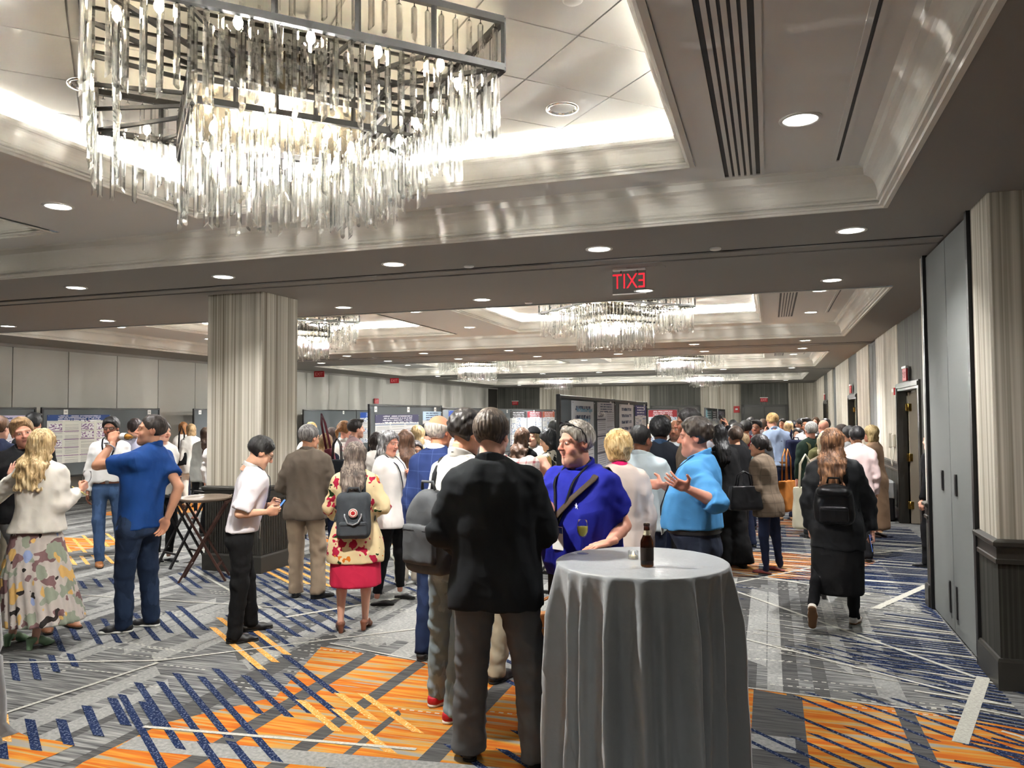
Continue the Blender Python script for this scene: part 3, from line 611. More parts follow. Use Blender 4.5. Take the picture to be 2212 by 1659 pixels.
def cloth(rgb, rough=.85, kind='plain', rgb2=None, rgb3=None, fold=.3, spec=.15):
    key = ('cloth', tuple(rgb), rough, kind, rgb2, rgb3)
    if key in MATS: return MATS[key]
    m, n = newmat('cloth_'+kind, rough, spec); x, y, z = n.pos(); c = s2l(rgb); v = n.vec(x, y, z)
    f = n.noise(v, 9, 1); col = n.mix(f, tuple(q*.86 for q in c), tuple(min(1, q*1.12) for q in c))
    if kind == 'denim': col = n.mix(n.noise(n.vec(x*9, y*9, z*2.5), 1, 3) > .56, col, tuple(min(1, q*1.35) for q in c))
    if kind == 'plaid':
        lx = ((x*11+y*3).fract() < .16).max((x*11+y*3+.45).fract() < .07); lz = ((z*11).fract() < .16).max((z*11+.45).fract() < .07)
        col = n.mix((lx+lz)*.45, col, s2l(rgb2))
    if kind == 'window': col = n.mix(((x*9).fract() < .05).max((z*8).fract() < .04)*.5, col, s2l(rgb2))
    if kind == 'print':
        PV = n.vec(x*13+n.noise(v, 20, 1)*1.6, y*13+n.noise(n.vec(y, z, x), 20, 1)*1.6, z*7.5+n.noise(n.vec(z, x, y), 24, 1)*1.2)
        d = X(n, n.vor(PV, 1)); cc = n.vor(PV, 1, 'Color'); sp = n.node('ShaderNodeSeparateColor'); n.t.links.new(cc, sp.inputs[0]); r_ = X(n, sp.outputs[0])
        wv = n.noise(v, 22, 2)
        col = n.mix((d+wv*.25 < .50)*(r_ > .5), col, s2l(rgb2)); col = n.mix((d+wv*.25 < .44)*(r_ < .2), col, s2l(rgb3)); col = n.mix((d+wv*.25 < .46)*(r_ > .2)*(r_ < .27), col, s2l((40, 60, 30)))
    if kind == 'camo':
        n1 = n.noise(v, 7.5, 2); n2 = n.noise(n.vec(y+3.1, z*.8, x), 8.5, 2); n3 = n.noise(n.vec(z*.7+9, x, y), 7.0, 2)
        col = n.mix(n1 > .54, col, s2l(rgb2)); col = n.mix(n2 > .57, col, s2l(rgb3)); col = n.mix(n3 > .60, col, s2l((222, 180, 110))); col = n.mix((n3 < .36), col, s2l((150, 165, 205))); col = n.mix(n2 < .34, col, s2l((52, 46, 44)))
    if kind == 'scrawl': col = n.mix((n.noise(n.vec(x, y, z*1.2), 26, 2)-.5).abs() < .035, col, s2l(rgb2))
    if kind == 'tweed': col = n.mix(n.noise(v, 300, 1)*.5, col, tuple(q*.55 for q in c)); col = n.mix(((x*10).fract() < .1).max((z*10).fract() < .1)*.4, col, s2l(rgb2 or rgb))
    n.color(col); big = n.noise(n.vec(x*9, y*9, z*5), 1, 1, .6); cr_ = (n.noise(n.vec(x*7+z*2.5, y*7, z*6), 1, 1)-.5).abs(); n.bump(big-cr_*.7, fold+.05, .05); MATS[key] = m; return m
# ------------------------------------------------------------------ heads
SK = dict(fair=(222, 172, 148), pink=(220, 158, 134), tan=(196, 146, 116), olive=(178, 128, 98), brown=(122, 82, 60), dark=(74, 48, 36), asian=(210, 166, 136))
def head_mesh(sex, res, fat=0.0, nose=1.0, smile=0.0, cache={}):
    key = (sex, res, fat, nose, smile)
    if key in cache: return cache[key]
    g = Grid((-.11, -.135, -.20), (.11, .15, .14), res); w_ = 1.0 if sex == 'm' else .95; j = (1.0 if sex == 'm' else .88)+fat*.25
    d = ell(g, (0, -.014, .030), (.076*w_, .098, .088)); d = smin(d, ell(g, (0, .030, -.040), (.061*w_*(1+fat*.2), .060, .078)), .03)
    d = smin(d, cone(g, (-.042*j, .015, -.078), (0, .066, -.098), .020, .021), .03); d = smin(d, cone(g, (.042*j, .015, -.078), (0, .066, -.098), .020, .021), .03)
    if fat > .3: d = smin(d, ell(g, (0, .03, -.105), (.055, .05, .035)), .03)
    for sgn in (-1, 1):
        d = smin(d, ell(g, (sgn*.040, .058, -.034), (.026, .022, .024)), .02)                    # cheek
        d = smin(d, cone(g, (sgn*.012, .086, .028), (sgn*.048, .070, .027), .010, .009), .014)     # brow ridge
        d = smax(d, -ell(g, (sgn*.031, .101, .009), (.017, .016, .012)), .008)                    # socket
        d = smin(d, ell(g, (sgn*.031, .0765, .008), (.0165, .0125, .0105)), .002)                 # eyeball and lids
        d = smin(d, ell(g, (sgn*.012, .098, -.028), (.009, .011, .008)), .006)                    # nostril wing
        e = ell(g, (sgn*.079*w_, -.012, -.004), (.010, .022, .032)); e = smax(e, -ell(g, (sgn*.091*w_, -.006, .0), (.010, .012, .018)), .006); d = smin(d, e, .008)
    d = smin(d, cone(g, (0, .084, .020), (0, .100+.010*nose, -.022), .0085, .0125), .012)
    d = smin(d, cone(g, (-.018, .083, -.0575), (.018, .083, -.0575), .0075, .0075, (1, 1, .8)), .006); d = smin(d, cone(g, (-.015, .083, -.0705), (.015, .083, -.0705), .0085, .0085, (1, 1, .8)), .006)
    d = smax(d, -cone(g, (-.021, .098, -.0635-.002*smile), (.021, .098, -.0635-.002*smile), .005, .005, (1, 1.6, .55)), .004)
    d = smin(d, cone(g, (0, -.022, -.07), (0, -.03, -.19), .050*w_+fat*.012, .054*w_+fat*.012), .025)
    cache[key] = nets(d, g); return cache[key]
def head_colors(V, skin, hair, sex, beard=None, lips=None, grey=False, stub=0.0, bald=None):
    c = np.tile(np.array(s2l(skin)), (len(V), 1)); x, y, z = V.T; ax = np.abs(x)
    def tint(mask, col, a): c[mask] = c[mask]*(1-a)+np.array(s2l(col))*a
    tint((ax > .022) & (ax < .06) & (y > .035) & (z < -.015) & (z > -.055), (200, 100, 84), .28)
    tint((y > .095) & (z < .0) & (z > -.045), (206, 104, 88), .25)
    tint((ax > .07) & (np.abs(y+.012) < .03) & (np.abs(z) < .035), (204, 110, 92), .25)
    lip = lips or ((168, 84, 76) if sex == 'f' else (170, 104, 90))
    tint((ax < .022) & (y > .083) & (z < -.050) & (z > -.078), lip, .75); tint((ax < .021) & (y > .075) & (np.abs(z+.0638) < .0032), (86, 34, 32), .8)
    ex = np.minimum(np.abs(x-.031), np.abs(x+.031)); ez = (z-.0075)
    eye = (ex < .0135) & (np.abs(ez) < .0062*(1-(ex/.0145)**2)+.0012) & (y > .073); tint(eye, (214, 206, 198), .85); tint(eye & (ex < .0056), (46, 32, 24), .95)
    tint((ex < .0165) & (ez > .0048) & (ez < .0082) & (y > .07), (84, 54, 44), .5)
    br = (ex < .021) & (np.abs(z-(.0285-.10*np.maximum(0, ax-.034))) < .0048) & (y > .055); tint(br, hair, .6)
    if stub or beard:
        sm = lambda v, a, b: np.clip((v-a)/(b-a), 0, 1)
        w1 = sm(-z, .030, .060)*sm(y, -.020, .006)*sm(z, -.135, -.115); w2 = sm(-z, .048, .060)*np.ones_like(z); wk = np.where(ax > .045, w1, w1*w2)
        wk = wk*(1-((ax < .023) & (y > .082) & (z < -.050) & (z > -.078))*.9); wk = np.maximum(wk, ((ax < .027) & (y > .07) & (z < -.040) & (z > -.053))*.9)
        wk = wk*(.75 if beard else stub); c = c*(1-wk[:, None])+np.array(s2l(beard or hair))*wk[:, None]
    return np.clip(c, 0, 1)
def hair_mesh(kind, res, seed=0, cache={}):
    key = (kind, res, seed)
    if key in cache: return cache[key]
    long = {'long': .32, 'bob': .10, 'shoulder': .17, 'straight': .27, 'waves': .30, 'xlong': .42}.get(kind, .0)
    g = Grid((-.17, -.25, -.17-long), (.17, .125, .175), res); c = (0, -.016, .034)
    th = np.arctan2(g.y+f32(.016), g.x); strand = f32(.0025)*np.sin(th*34+g.z*30+seed)+f32(.0016)*np.sin(th*71+np.sin(g.z*40)*2)
    def shell(t, fz=.03): return ell(g, (c[0], c[1]-.004, c[2]+fz*.2), (.077+t, .098+t, .089+t))
    face = smax(plane(g, (0, .050, .070), (0, .80, -.60)), plane(g, (0, .0, .105), (0, -.0, -1))*1, .02) # region removed at the front
    ear = ell(g, (0, .0, -.02), (.2, .030, .045)) if kind in ('short', 'curly', 'fringe', 'crop', 'part') else None
    nape = {'short': -.060, 'curly': -.062, 'crop': -.055, 'fringe': -.062, 'part': -.06}.get(kind, -.1)
    if kind in ('short', 'crop', 'part', 'curly'):
        t = {'short': .016, 'crop': .009, 'part': .018, 'curly': .022}[kind]; d = shell(t)
        if kind == 'part': d = smin(d, ell(g, (.02, .05, .115), (.06, .05, .022)), .02)
        d = d+strand*(1 if kind != 'curly' else .3)
        if kind == 'curly': d = d+f32(.007)*(np.sin(g.x*95+seed)*np.sin(g.y*90+1)*np.sin(g.z*92+2))
        d = smax(d, -face*-1.0, .006) if False else smax(d, plane(g, (0, .062, .052), (0, .86, -.50)), .008)
        d = smax(d, -plane(g, (0, 0, nape), (0, .35, 1)), .006); d = smax(d, -ell(g, (0, .004, -.022), (.2, .026, .036)), .005)
        d = smax(d, smin(plane(g, (0, .028, 0), (0, 1, 0)), -plane(g, (0, 0, .018), (0, 0, 1)), .004), .006)
    elif kind == 'fringe':       # bald crown, hair around the sides and back
        d = shell(.016)+strand; d = smax(d, plane(g, (0, -.06, .052), (0, .22, 1)), .012); d = smax(d, plane(g, (0, .030, 0), (0, 1, 0)), .006)
        d = smax(d, -plane(g, (0, 0, -.07), (0, .3, 1)), .006); d = smax(d, -ell(g, (0, .004, -.022), (.2, .026, .036)), .005)
    elif kind == 'tousle':
        d = shell(.030)+f32(.009)*(np.sin(g.x*70+seed+g.z*20)*np.sin(g.y*66+1)*np.sin(g.z*64+2+g.x*20))+strand*1.5; d = smin(d, ell(g, (0, -.035, -.055), (.085, .075, .06)), .03); d = smax(d, plane(g, (0, .060, .05), (0, .9, -.45)), .008); d = smax(d, -plane(g, (0, 0, -.105), (0, .3, 1)), .012); d = smax(d, smin(plane(g, (0, .03, 0), (0, 1, 0)), -plane(g, (0, 0, .02), (0, 0, 1)), .004), .008)
    elif kind == 'cap':
        d = shell(.026); d = smax(d, -plane(g, (0, 0, .035), (0, -.25, 1)), .006)
    elif kind == 'afro':
        d = shell(.034)+f32(.006)*(np.sin(g.x*120+seed)*np.sin(g.y*110)*np.sin(g.z*115)); d = smax(d, plane(g, (0, .060, .05), (0, .9, -.45)), .008); d = smax(d, -plane(g, (0, 0, -.075), (0, .3, 1)), .006); d = smax(d, -ell(g, (0, .01, -.03), (.2, .03, .04)), .005)
    else:
        d = shell(.020); d = smax(d, plane(g, (0, .064, .048), (0, .84, -.54)), .01)
        if kind == 'bun': 
            d = smax(d, -plane(g, (0, 0, -.07), (0, .4, 1)), .008); d = smin(d, ell(g, (0, -.125, -.035), (.04, .036, .036)), .012)
        elif kind == 'pony':
            d = smax(d, -plane(g, (0, 0, -.06), (0, .4, 1)), .008); d = smin(d, cone(g, (0, -.115, .05), (0, -.165, -.02), .024, .028), .012); d = smin(d, cone(g, (0, -.165, -.02), (0, -.15, -.14), .028, .010), .012)
        else:
            wv = {'bob': .010, 'shoulder': .014, 'long': .010, 'straight': .003, 'waves': .020, 'xlong': .010}[kind]; zz = -long-.05
            wd = {'bob': .088, 'shoulder': .098, 'long': .105, 'straight': .085, 'waves': .118, 'xlong': .112}[kind]
            z1 = [zz-.10, zz, max(zz*.6, -.17) if long > .2 else zz*.6, -.06, .06]; s_ = slices(g, z1, [wd*.45, wd*.86, wd*1.04, .098, .092], [.030, .045, .058, .075, .09], [0]*5, [-.155 if long > .2 else -.05, -.155 if long > .2 else -.045, -.135 if long > .2 else -.045, -.055 if long > .2 else -.04, -.02], 2.2)
            s_ = smax(s_, -plane(g, (0, 0, zz), (0, 0, 1))-np.abs(strand)*6, .02); s_ = smax(s_, plane(g, (0, 0, .07), (0, 0, 1)), .02)
            s_ = s_+f32(wv)*np.sin(g.z*f32(48)+np.sin(g.x*30+seed)*1.6)*np.sin(th*5+g.z*9)*.6
            d = smin(d, s_, .02); d = smax(d, -ell(g, (0, .078, -.055), (.066, .075, .125)), .012)
            if long > .2: d = smax(d, plane(g, (0, .055, 0), (0, 1, -.0)), .01)
        d = d+strand*1.6+f32(.003)*np.sin(g.x*40+g.z*25+seed)*np.sin(g.y*37)
    cache[key] = nets(d, g); return cache[key]
# ------------------------------------------------------------------ hands (canonical right hand: fingers +y, palm facing -z, thumb on -x)
def hand_mesh(pose, res, cache={}):
    key = (pose, res)
    if key in cache: return cache[key]
    g = Grid((-.10, -.06, -.12), (.075, .215, .06), res)
    d = cone(g, (-.022, .035, 0), (-.020, .082, 0), .020, .017, (1.25, 1, .72)); d = smin(d, cone(g, (.018, .03, 0), (.020, .078, 0), .020, .016, (1.25, 1, .72)), .02); d = smin(d, cone(g, (0, -.05, 0), (0, .02, 0), .026, .025, (1, 1, .82)), .02)
    curl, spread, th = {'flat': (4, 5, (-.075, .075, -.012)), 'relax': (24, 2, (-.052, .085, -.026)), 'grip': (62, 0, (-.035, .070, -.058)), 'open': (12, 9, (-.092, .060, -.004)), 'hold': (40, 1, (-.040, .090, -.045)), 'press': (10, 6, (-.080, .065, -.010))}[pose]
    fing = [(-.029, .088, .070, .0088, 0), (-.0095, .092, .078, .0092, 0), (.010, .089, .072, .0088, 0), (.028, .081, .057, .0078, 0)]
    for i, (fx, fy, L, r_, _) in enumerate(fing):
        p = np.array([fx, fy-.004, 0.]); a = 0; sx = math.sin(R((i-1.4)*spread)); dd = d
        for s_, k in ((.46, 1.0), (.30, 1.15), (.24, .8)):
            a += curl*k; q = p+L*s_*1.05*np.array([sx*math.cos(R(a)), math.cos(R(a))*math.cos(R((i-1.4)*spread)), -math.sin(R(a))]); d = smin(d, cone(g, p, q, r_, r_*.92), .0035); p = q; r_ *= .94
    a0 = np.array([-.026, .012, -.006]); t2 = np.array(th); mid = (a0+t2)/2+np.array([-.014, -.004, .0]); d = smin(d, cone(g, a0, mid, .015, .0115), .014); d = smin(d, cone(g, mid, t2, .0115, .0092), .006)
    cache[key] = nets(d, g); return cache[key]
# ------------------------------------------------------------------ shoes (toe +y, heel at origin-ish, sole on z=0)
def shoe_mesh(kind, cache={}):
    if kind in cache: return cache[kind]
    g = Grid((-.065, -.10, -.006), (.065, .225, .16), .0065)
    low = {'dress': .062, 'sneaker': .075, 'flat': .040, 'loafer': .05, 'boot': .14, 'heel': .05, 'mule': .06}[kind]; toe = {'dress': .19, 'loafer': .18}.get(kind, .175)
    lift = .055 if kind in ('heel', 'mule', 'boot') and kind != 'boot' else 0
    d = cone(g, (0, -.045, .035+lift), (.002, .03, .036+lift*.8), .036, .038, (1, 1, 1.1)); d = smin(d, cone(g, (.002, .03, .034+lift*.75), (.0, .10, .026+lift*.15), .038, .042, (1, 1, .82)), .03); d = smin(d, cone(g, (0, .10, .026+lift*.15), (-.004, toe-.02, .020), .042, .026, (1, 1, .75)), .02)
    d = smin(d, cone(g, (0, -.04, .04+lift), (0, -.035, low+.05+lift), .034, .038), .02); d = smax(d, plane(g, (0, 0, low+lift), (0, -.18, 1)), .006)
    if kind in ('flat', 'mule', 'heel'): d = smax(d, -cone(g, (0, .0, low+.03+lift), (0, .075, low+.012+lift*.35), .032, .024), .006)
    if lift: d = smin(d, cone(g, (0, -.055, lift+.03), (0, -.058, 0), .030, .024), .008); d = smax(d, -ell(g, (0, .015, .0), (.08, .052, .04)), .006)
    d = smax(d, -plane(g, (0, 0, .012 if not lift else .002), (0, 0, 1)), .003)
    up = nets(d, g); s_ = smin(cone(g, (0, -.045, .010), (.002, .03, .010), .037, .036), cone(g, (.002, .03, .010), (-.004, toe-.028, .010), .039, .036), .03); s_ = smax(smax(s_, plane(g, (0, 0, .026 if kind == 'sneaker' else .016), (0, 0, 1)), .002), -plane(g, (0, 0, .001), (0, 0, 1)), .002)
    cache[kind] = (up, None if lift else nets(s_, g)); return cache[kind]
# ================================================================== PEOPLE
from mathutils.bvhtree import BVHTree
def xf(V, M): return V@M[:3, :3].T+M[:3, 3]
def rotm(ax, a):
    c, s = math.cos(a), math.sin(a); M = np.eye(4); i, j = {'x': (1, 2), 'y': (2, 0), 'z': (0, 1)}[ax]; M[i, i] = c; M[j, j] = c; M[i, j] = -s; M[j, i] = s; return M
def trans(v): M = np.eye(4); M[:3, 3] = v; return M
SHOE_CACHE = {}
def unit(v): v = np.array(v, float); return v/(np.linalg.norm(v)+1e-9)
PEOPLE = {}
class Person: pass
def person(key, label, x, top, t=None, foot=None, rel=0, sex='m', H=None, skin='fair', hair=('short', (60, 45, 35)), hx=None, head=(0, 0, 0), wide=1.0, belly=0.0, fat=0.0, nose=1.0,
           topw=None, bottom=None, shoe=('dress', (20, 18, 18)), sole=None, feet=None, toes=(8, -8), armL=None, armR=None, stub=0, beard=None, smile=0, collar=None, belt=None, lanyard=None, badge=True,
           glasses=None, watch=None, extra=None, bare=False, lod=None, hand=('relax', 'relax'), pnL=None, pnR=None, dirL=None, dirR=None, group=None, lift=None, cap=None, lean=0.0):
    P = Person(); 
    if foot is not None: t = (CAMH)/(-ray(x, foot)[2])
    b = at(x, 900, t); base = np.array([b[0], b[1], 0.0]); Ht = at(x, top, t)[2] if H is None else H; S = Ht/1.75
    view = math.atan2(-b[0], b[1]); th = view+R(rel); P.t, P.S, P.base, P.th, P.H = t, S, base, th, Ht
    M = trans(base)@rotm('z', th); Mi = np.linalg.inv(M); loc = lambda px, py, dt=0.0: (Mi@np.append(at(px, py, t+dt), 1))[:3]
    P.loc, P.M = loc, M
    L = lod if lod is not None else (0 if t < 5.4 else 1 if t < 8.2 else 2 if t < 11 else 3)
    vg, vh, vc, vhair, vhand = ((.0105, .0041, .015, .0066, .0042), (.014, .0056, .018, .0086, .0054), (.019, .009, .024, .012, .009), (.028, .014, .034, .018, .014))[L]
    root = empty('person', base, th, label=label, cat='person', group=group); P.root = root
    fem = sex == 'f'; hs = .985*(S**.4)*(1.0 if not fem else .97)
    # ---- spine and head
    off = np.zeros(3)
    if hx is not None: q = loc(hx, top, 0.0); off = np.array([q[0], q[1], 0])
    off[1] += lean
    hp = np.array([off[0], off[1]+.015, Ht-.128*hs]); P.hp = hp
    Mh = trans(hp)@rotm('z', R(head[0]))@rotm('x', R(-head[1]))@rotm('y', R(head[2]))@np.diag([hs, hs, hs, 1]); P.Mh, P.hs = Mh, hs
    OX = lambda z: float(np.interp(z/S, [.9, 1.48], [0, off[0]*.82])); OY = lambda z: float(np.interp(z/S, [.9, 1.48], [0, off[1]*.82]))
    sw = (.168 if not fem else .145)*wide**.6*S; shz = 1.395*S
    sh = {s: np.array([s*sw+OX(shz), OY(shz)-.005, shz]) for s in (-1, 1)}; P.sh = sh
    # ---- torso profile
    zz = np.array([.76, .86, .95, 1.04, 1.14, 1.24, 1.34, 1.405, 1.455, 1.51])*S
    if not fem: A = np.array([.172, .175, .172, .166, .166, .174, .178, .156, .116, .074]); B = np.array([.112, .118, .116, .112, .112, .117, .118, .104, .082, .060])
    else: A = np.array([.176, .184, .176, .155, .142, .148, .152, .130, .095, .060]); B = np.array([.118, .122, .118, .104, .102, .118, .118, .098, .076, .055])
    A = A*S*wide; B = B*S*(1+(wide-1)*.7); cyv = np.array([-.005, -.008, -.005, .0, .004, .006, .0, -.008, -.014, -.016])*S
    bel = np.interp(zz/S, [.80, .96, 1.08, 1.22, 1.36], [0, .8, 1, .6, 0])*belly; B = B+bel*.5; cyv = cyv+bel*.55; A = A+bel*.25
    cx_ = np.array([OX(z) for z in zz]); cyv = cyv+np.array([OY(z) for z in zz]); P.tor = (zz, A, B, cx_, cyv)
    _tl = [topw] if isinstance(topw, dict) else (topw or []); gx = max([q.get('loose', 0) for q in _tl]+[0])+(.006 if L < 2 else .01)
    def surf(xq, z, side=1, gap=.012):
        a, bb, c1, c2 = [float(np.interp(z, zz, q)) for q in (A, B, cx_, cyv)]; u = min(.98, abs((xq-c1)/(a+.02+gx))); y0 = c2+side*((bb+.012)*(1-u**2.4)**(1/2.4)+gx)
        if getattr(P, 'bvh', None) is not None:
            h_ = P.bvh.ray_cast(Vector((float(xq), float(y0+side*.075), float(z))), Vector((0, -side, 0)), .16)
            if h_[0] is not None: return h_[0].y+side*gap*.6
        return y0+side*gap
    P.surf = surf
    # ---- arms
    arms = {}
    for s, spec, dflt in ((-1, armL, 'L'), (1, armR, 'R')):
        if spec is None: e = sh[s]+np.array([s*.055, -.015, -.285])*S; wq = e+np.array([s*.005, .055, -.235])*S
        else:
            gp = lambda q: loc(*q[1:]) if q[0] == 'px' else np.array(q)*S
            e, wq = gp(spec[0]), gp(spec[1])
            v = e-sh[s]; l_ = np.linalg.norm(v); e = sh[s]+v/l_*np.clip(l_, .265*S, .33*S); v = wq-e; l_ = np.linalg.norm(v); wq = e+v/l_*np.clip(l_, .21*S, .275*S)
        arms[s] = (sh[s], e, wq)
    P.arms = arms
    # ---- feet
    ft = []
    for i, s in enumerate((-1, 1)):
        if feet is not None and feet[i] is not None:
            q = feet[i]; p = (Mi@np.append(onz(q[1], q[2], 0.0), 1))[:3] if q[0] == 'px' else np.array([q[0], q[1], 0.0])
        else: p = np.array([s*.10*S*(wide**.5), -.0, 0.0])
        p = p.copy(); p[2] = 0.0
        if lift and lift[i]: p[2] = lift[i]
        ft.append(p)
    P.ft = ft
    hip = {s: np.array([s*.088*S*wide**.6, 0, .90*S]) for s in (-1, 1)}; kn, an = {}, {}
    for i, s in enumerate((-1, 1)):
        a_ = ft[i]+np.array([0, -.02, .085])*S if not (lift and lift[i]) else ft[i]+np.array([0, .055, .075]); an[s] = a_; mid = (hip[s]+a_)/2; d_ = np.linalg.norm(hip[s]-a_); k_ = math.sqrt(max(0, (.4095*S)**2-(d_/2)**2)) if d_/2 < .4095*S else 0
        kn[s] = mid+np.array([s*.008, .015+min(k_, .18), .02*S])
    P.kn, P.an = kn, an
    # ---- body: one joined continuous skin mesh (head, neck, trunk, limbs, hands)
    sk = SK[skin] if isinstance(skin, str) else skin; VV, FF, CC = [], [], []
    def addp(V, F, col): 
        k = sum(len(q) for q in VV); VV.append(V); FF.append(F+k); CC.append(col)
    hc = hair[1]; V, F = head_mesh(sex, vh, fat, nose*(1.0 if not fem else .45), smile); addp(xf(V, Mh), F, head_colors(V, sk, (hc if sum(hc) < 420 else (150, 120, 84)), sex, beard, stub=stub))
    skc = np.array(s2l(sk)); pts = [hp]+[q for a in arms.values() for q in a]+[an[-1], an[1]]; lo = np.min(pts, 0)-.13; hi = np.max(pts, 0)+.05; lo[2] = min(lo[2], .02); lo[0] = min(lo[0], -.2); hi[0] = max(hi[0], .2); lo[1] = min(lo[1], -.14); hi[1] = max(hi[1], .14)
    lo[2] = max(lo[2], -.02)
    if not (bare or (shoe and shoe[0] in ('flat', 'heel', 'mule', 'loafer')) or key == 'walker'): lo[2] = .7*S
    lo[2] = min(lo[2], min(a[2][2] for a in arms.values())-.08); g = Grid(lo, hi, vc)
    nb = xf(np.array([[0, -.024, -.085]]), Mh)[0]; nr = .052*hs*(1 if not fem else .86)+fat*.01
    d = cone(g, (OX(1.40*S), OY(1.40*S)-.02, 1.40*S), nb, nr*1.12, nr); d = smin(d, cone(g, (0, -.01, .92*S), (OX(1.36*S), OY(1.36*S)-.012, 1.34*S), .092*S, .095*S, (1.25, .85, 1)), .05)
    d = smin(d, cone(g, sh[-1], sh[1], .045*S, .045*S), .04); fatL = 1+.25*max(0, wide-1)
    for s in (-1, 1):
        a, e, wq = arms[s]; m_ = .85 if fem else 1.0; d = smin(d, cone(g, a, e, .046*S*m_*fatL, .037*S*m_*fatL), .02)
        mid = e+(wq-e)*.3; d = smin(d, cone(g, e, mid, .037*S*m_*fatL, .040*S*m_*fatL), .015); d = smin(d, cone(g, mid, wq, .040*S*m_*fatL, .0265*S*m_), .01)
        if not (bare or (shoe and shoe[0] in ('flat', 'heel', 'mule', 'loafer')) or key == 'walker'): continue
        d = smin(d, cone(g, hip[s], kn[s], .068*S, .050*S), .03); cf = kn[s]+(an[s]-kn[s])*.32+np.array([0, -.012 if bare else -.004, 0]); d = smin(d, cone(g, kn[s], cf, .044*S, (.048 if bare else .042)*S), .02); d = smin(d, cone(g, cf, an[s], (.048 if bare else .042)*S, .029*S), .02)
        if bare: fp = ft[0 if s < 0 else 1]; d = smin(d, cone(g, an[s]+np.array([0, 0, -.02]), fp+np.array([0, .10, .035])*S, .032*S, .026*S), .02)
    V, F = nets(d, g); addp(V, F, np.tile(skc, (len(V), 1)))
    P.hands = {}
    for i, s in enumerate((-1, 1)):
        a, e, wq = arms[s]; dr = (dirL, dirR)[i]; dv = unit(wq-e) if dr is None else unit(dr); pn = (pnL, pnR)[i]; pn = np.array([-s, 0, 0]) if pn is None else np.array(pn, float)
        pn = unit(pn-dv*(pn@dv)); zax = -pn; xax = np.cross(dv, zax); Mx = np.eye(4); Mx[:3, 0], Mx[:3, 1], Mx[:3, 2], Mx[:3, 3] = xax, dv, zax, wq+dv*.012
        hsx = S*(.98 if not fem else .88); V, F = hand_mesh(hand[i], vhand); V = V*hsx
        if s < 0: V = V*np.array([-1, 1, 1]); F = F[:, ::-1]
        addp(xf(V, Mx), F, np.tile(skc*np.array([1.0, .93, .92]), (len(V), 1))); P.hands[s] = Mx
    V, F, Cc = np.concatenate(VV), np.concatenate(FF), np.concatenate(CC); link('body', npmesh('body', V, F, SKIN, Cc), root)
    # ---- hair
    if hair[0]:
        V, F = hair_mesh(hair[0], vhair, hair[3] if len(hair) > 3 else 0); link('hair', npmesh('hair', xf(V, Mh), F, hair_mat(hair[1], hair[2] if len(hair) > 2 else None)), root)
    if cap:
        V, F = hair_mesh('cap', vhair); link('beanie', npmesh('beanie', xf(V, Mh), F, cloth(cap)), root)
    # ---- upper garment(s)
    def upper(nm, mat, hem=.82, sleeve='long', loose=.0, flare=0.0, neck='crew', wr=1.0, fold=.0062, sx=0.0):
        pt = [np.array([-.3*wide, -.2-belly, hem*S-.03]), np.array([.3*wide, .2+belly, 1.53*S])]+[q for a in arms.values() for q in a]; lo = np.min(pt, 0)-.09; hi = np.max(pt, 0)+.09; lo[2] = max(lo[2], hem*S-.08) if sleeve != 'long' else lo[2]; hi[2] = max(1.53*S+.02, max(q[2] for a in arms.values() for q in a[:2])+.1, *( [a[2][2]+.08 for a in arms.values()] if sleeve == 'long' else [0]))
        g = Grid(lo, hi, vg); fl_ = np.interp(zz/S, [hem, hem+.35], [flare, 0]); off_ = .012+loose
        Z2 = np.concatenate([[hem*S-.02], zz]); sel = Z2 >= hem*S-.03; ext = lambda q: np.concatenate([[float(np.interp(hem*S, zz, q))], q])[sel]
        d = slices(g, Z2[sel], ext(A+off_+fl_), ext(B+off_+fl_*.8), ext(cx_), ext(cyv), 2.5)
        d = smax(d, plane(g, (OX(1.5*S), OY(1.5*S)-.02, 1.492*S), (0, .25, 1)), .03)
        d = smax(d, -plane(g, (0, 0, hem*S), (0, 0, 1)), .004); nk = np.array([OX(1.49*S), OY(1.49*S)-.022, 1.50*S])
        for s in (-1, 1): d = smin(d, cone(g, nk+np.array([s*.03, 0, 0])*S, sh[s]+np.array([-s*.03, -.005, .012])*S, .040*S, .050*S), .04)
        if sleeve:
            for s in (-1, 1):
                a, e, wq = arms[s]; r0, r1, r2 = (.063+loose*.5)*S*wr, (.056+loose*.5)*S*wr, (.040+loose*.4)*S*wr
                if sleeve == 'long': q = smin(cone(g, a, e, r0*fatL, r1*fatL), smax(cone(g, e, wq, r1*fatL, r2), plane(g, wq+(e-wq)*.02, wq-e), .004), .02)
                elif sleeve == '3q': q = smin(cone(g, a, e, r0*fatL, r1*fatL), smax(cone(g, e, e+(wq-e)*.6, r1*fatL, r1*fatL), plane(g, e+(wq-e)*.28, wq-e), .004), .02)
                else:
                    fr = .62 if sleeve == 'short' else .9; q = smin(cone(g, a, a+(e-a)*fr, r0*fatL, r0*1.02*fatL), cone(g, a, a+(e-a)*fr, r0*fatL, r0*1.02*fatL), .01); q = smax(q, plane(g, a+(e-a)*fr, e-a), .004)
                # keep sleeves creased
                q = q+wob(g, 36, .0030+fold*.35, s*2.1, 1.4)
                d = smin(d, q, .045)
        d = d+wob(g, 17, fold, sx, .6)+wob(g, 33, fold*.5, sx+4, .4)
        ncone = cone(g, (OX(1.40*S), OY(1.40*S)-.02, 1.38*S), nb, nr*1.10, nr*1.04); d = smax(d, -ncone, .004)
        if neck == 'v': d = smax(d, -cone(g, (OX(1.49*S), OY(1.5*S)+.13, 1.52*S), (OX(1.3*S), OY(1.3*S)+.22+belly, 1.26*S), .085*S, .004), .006)
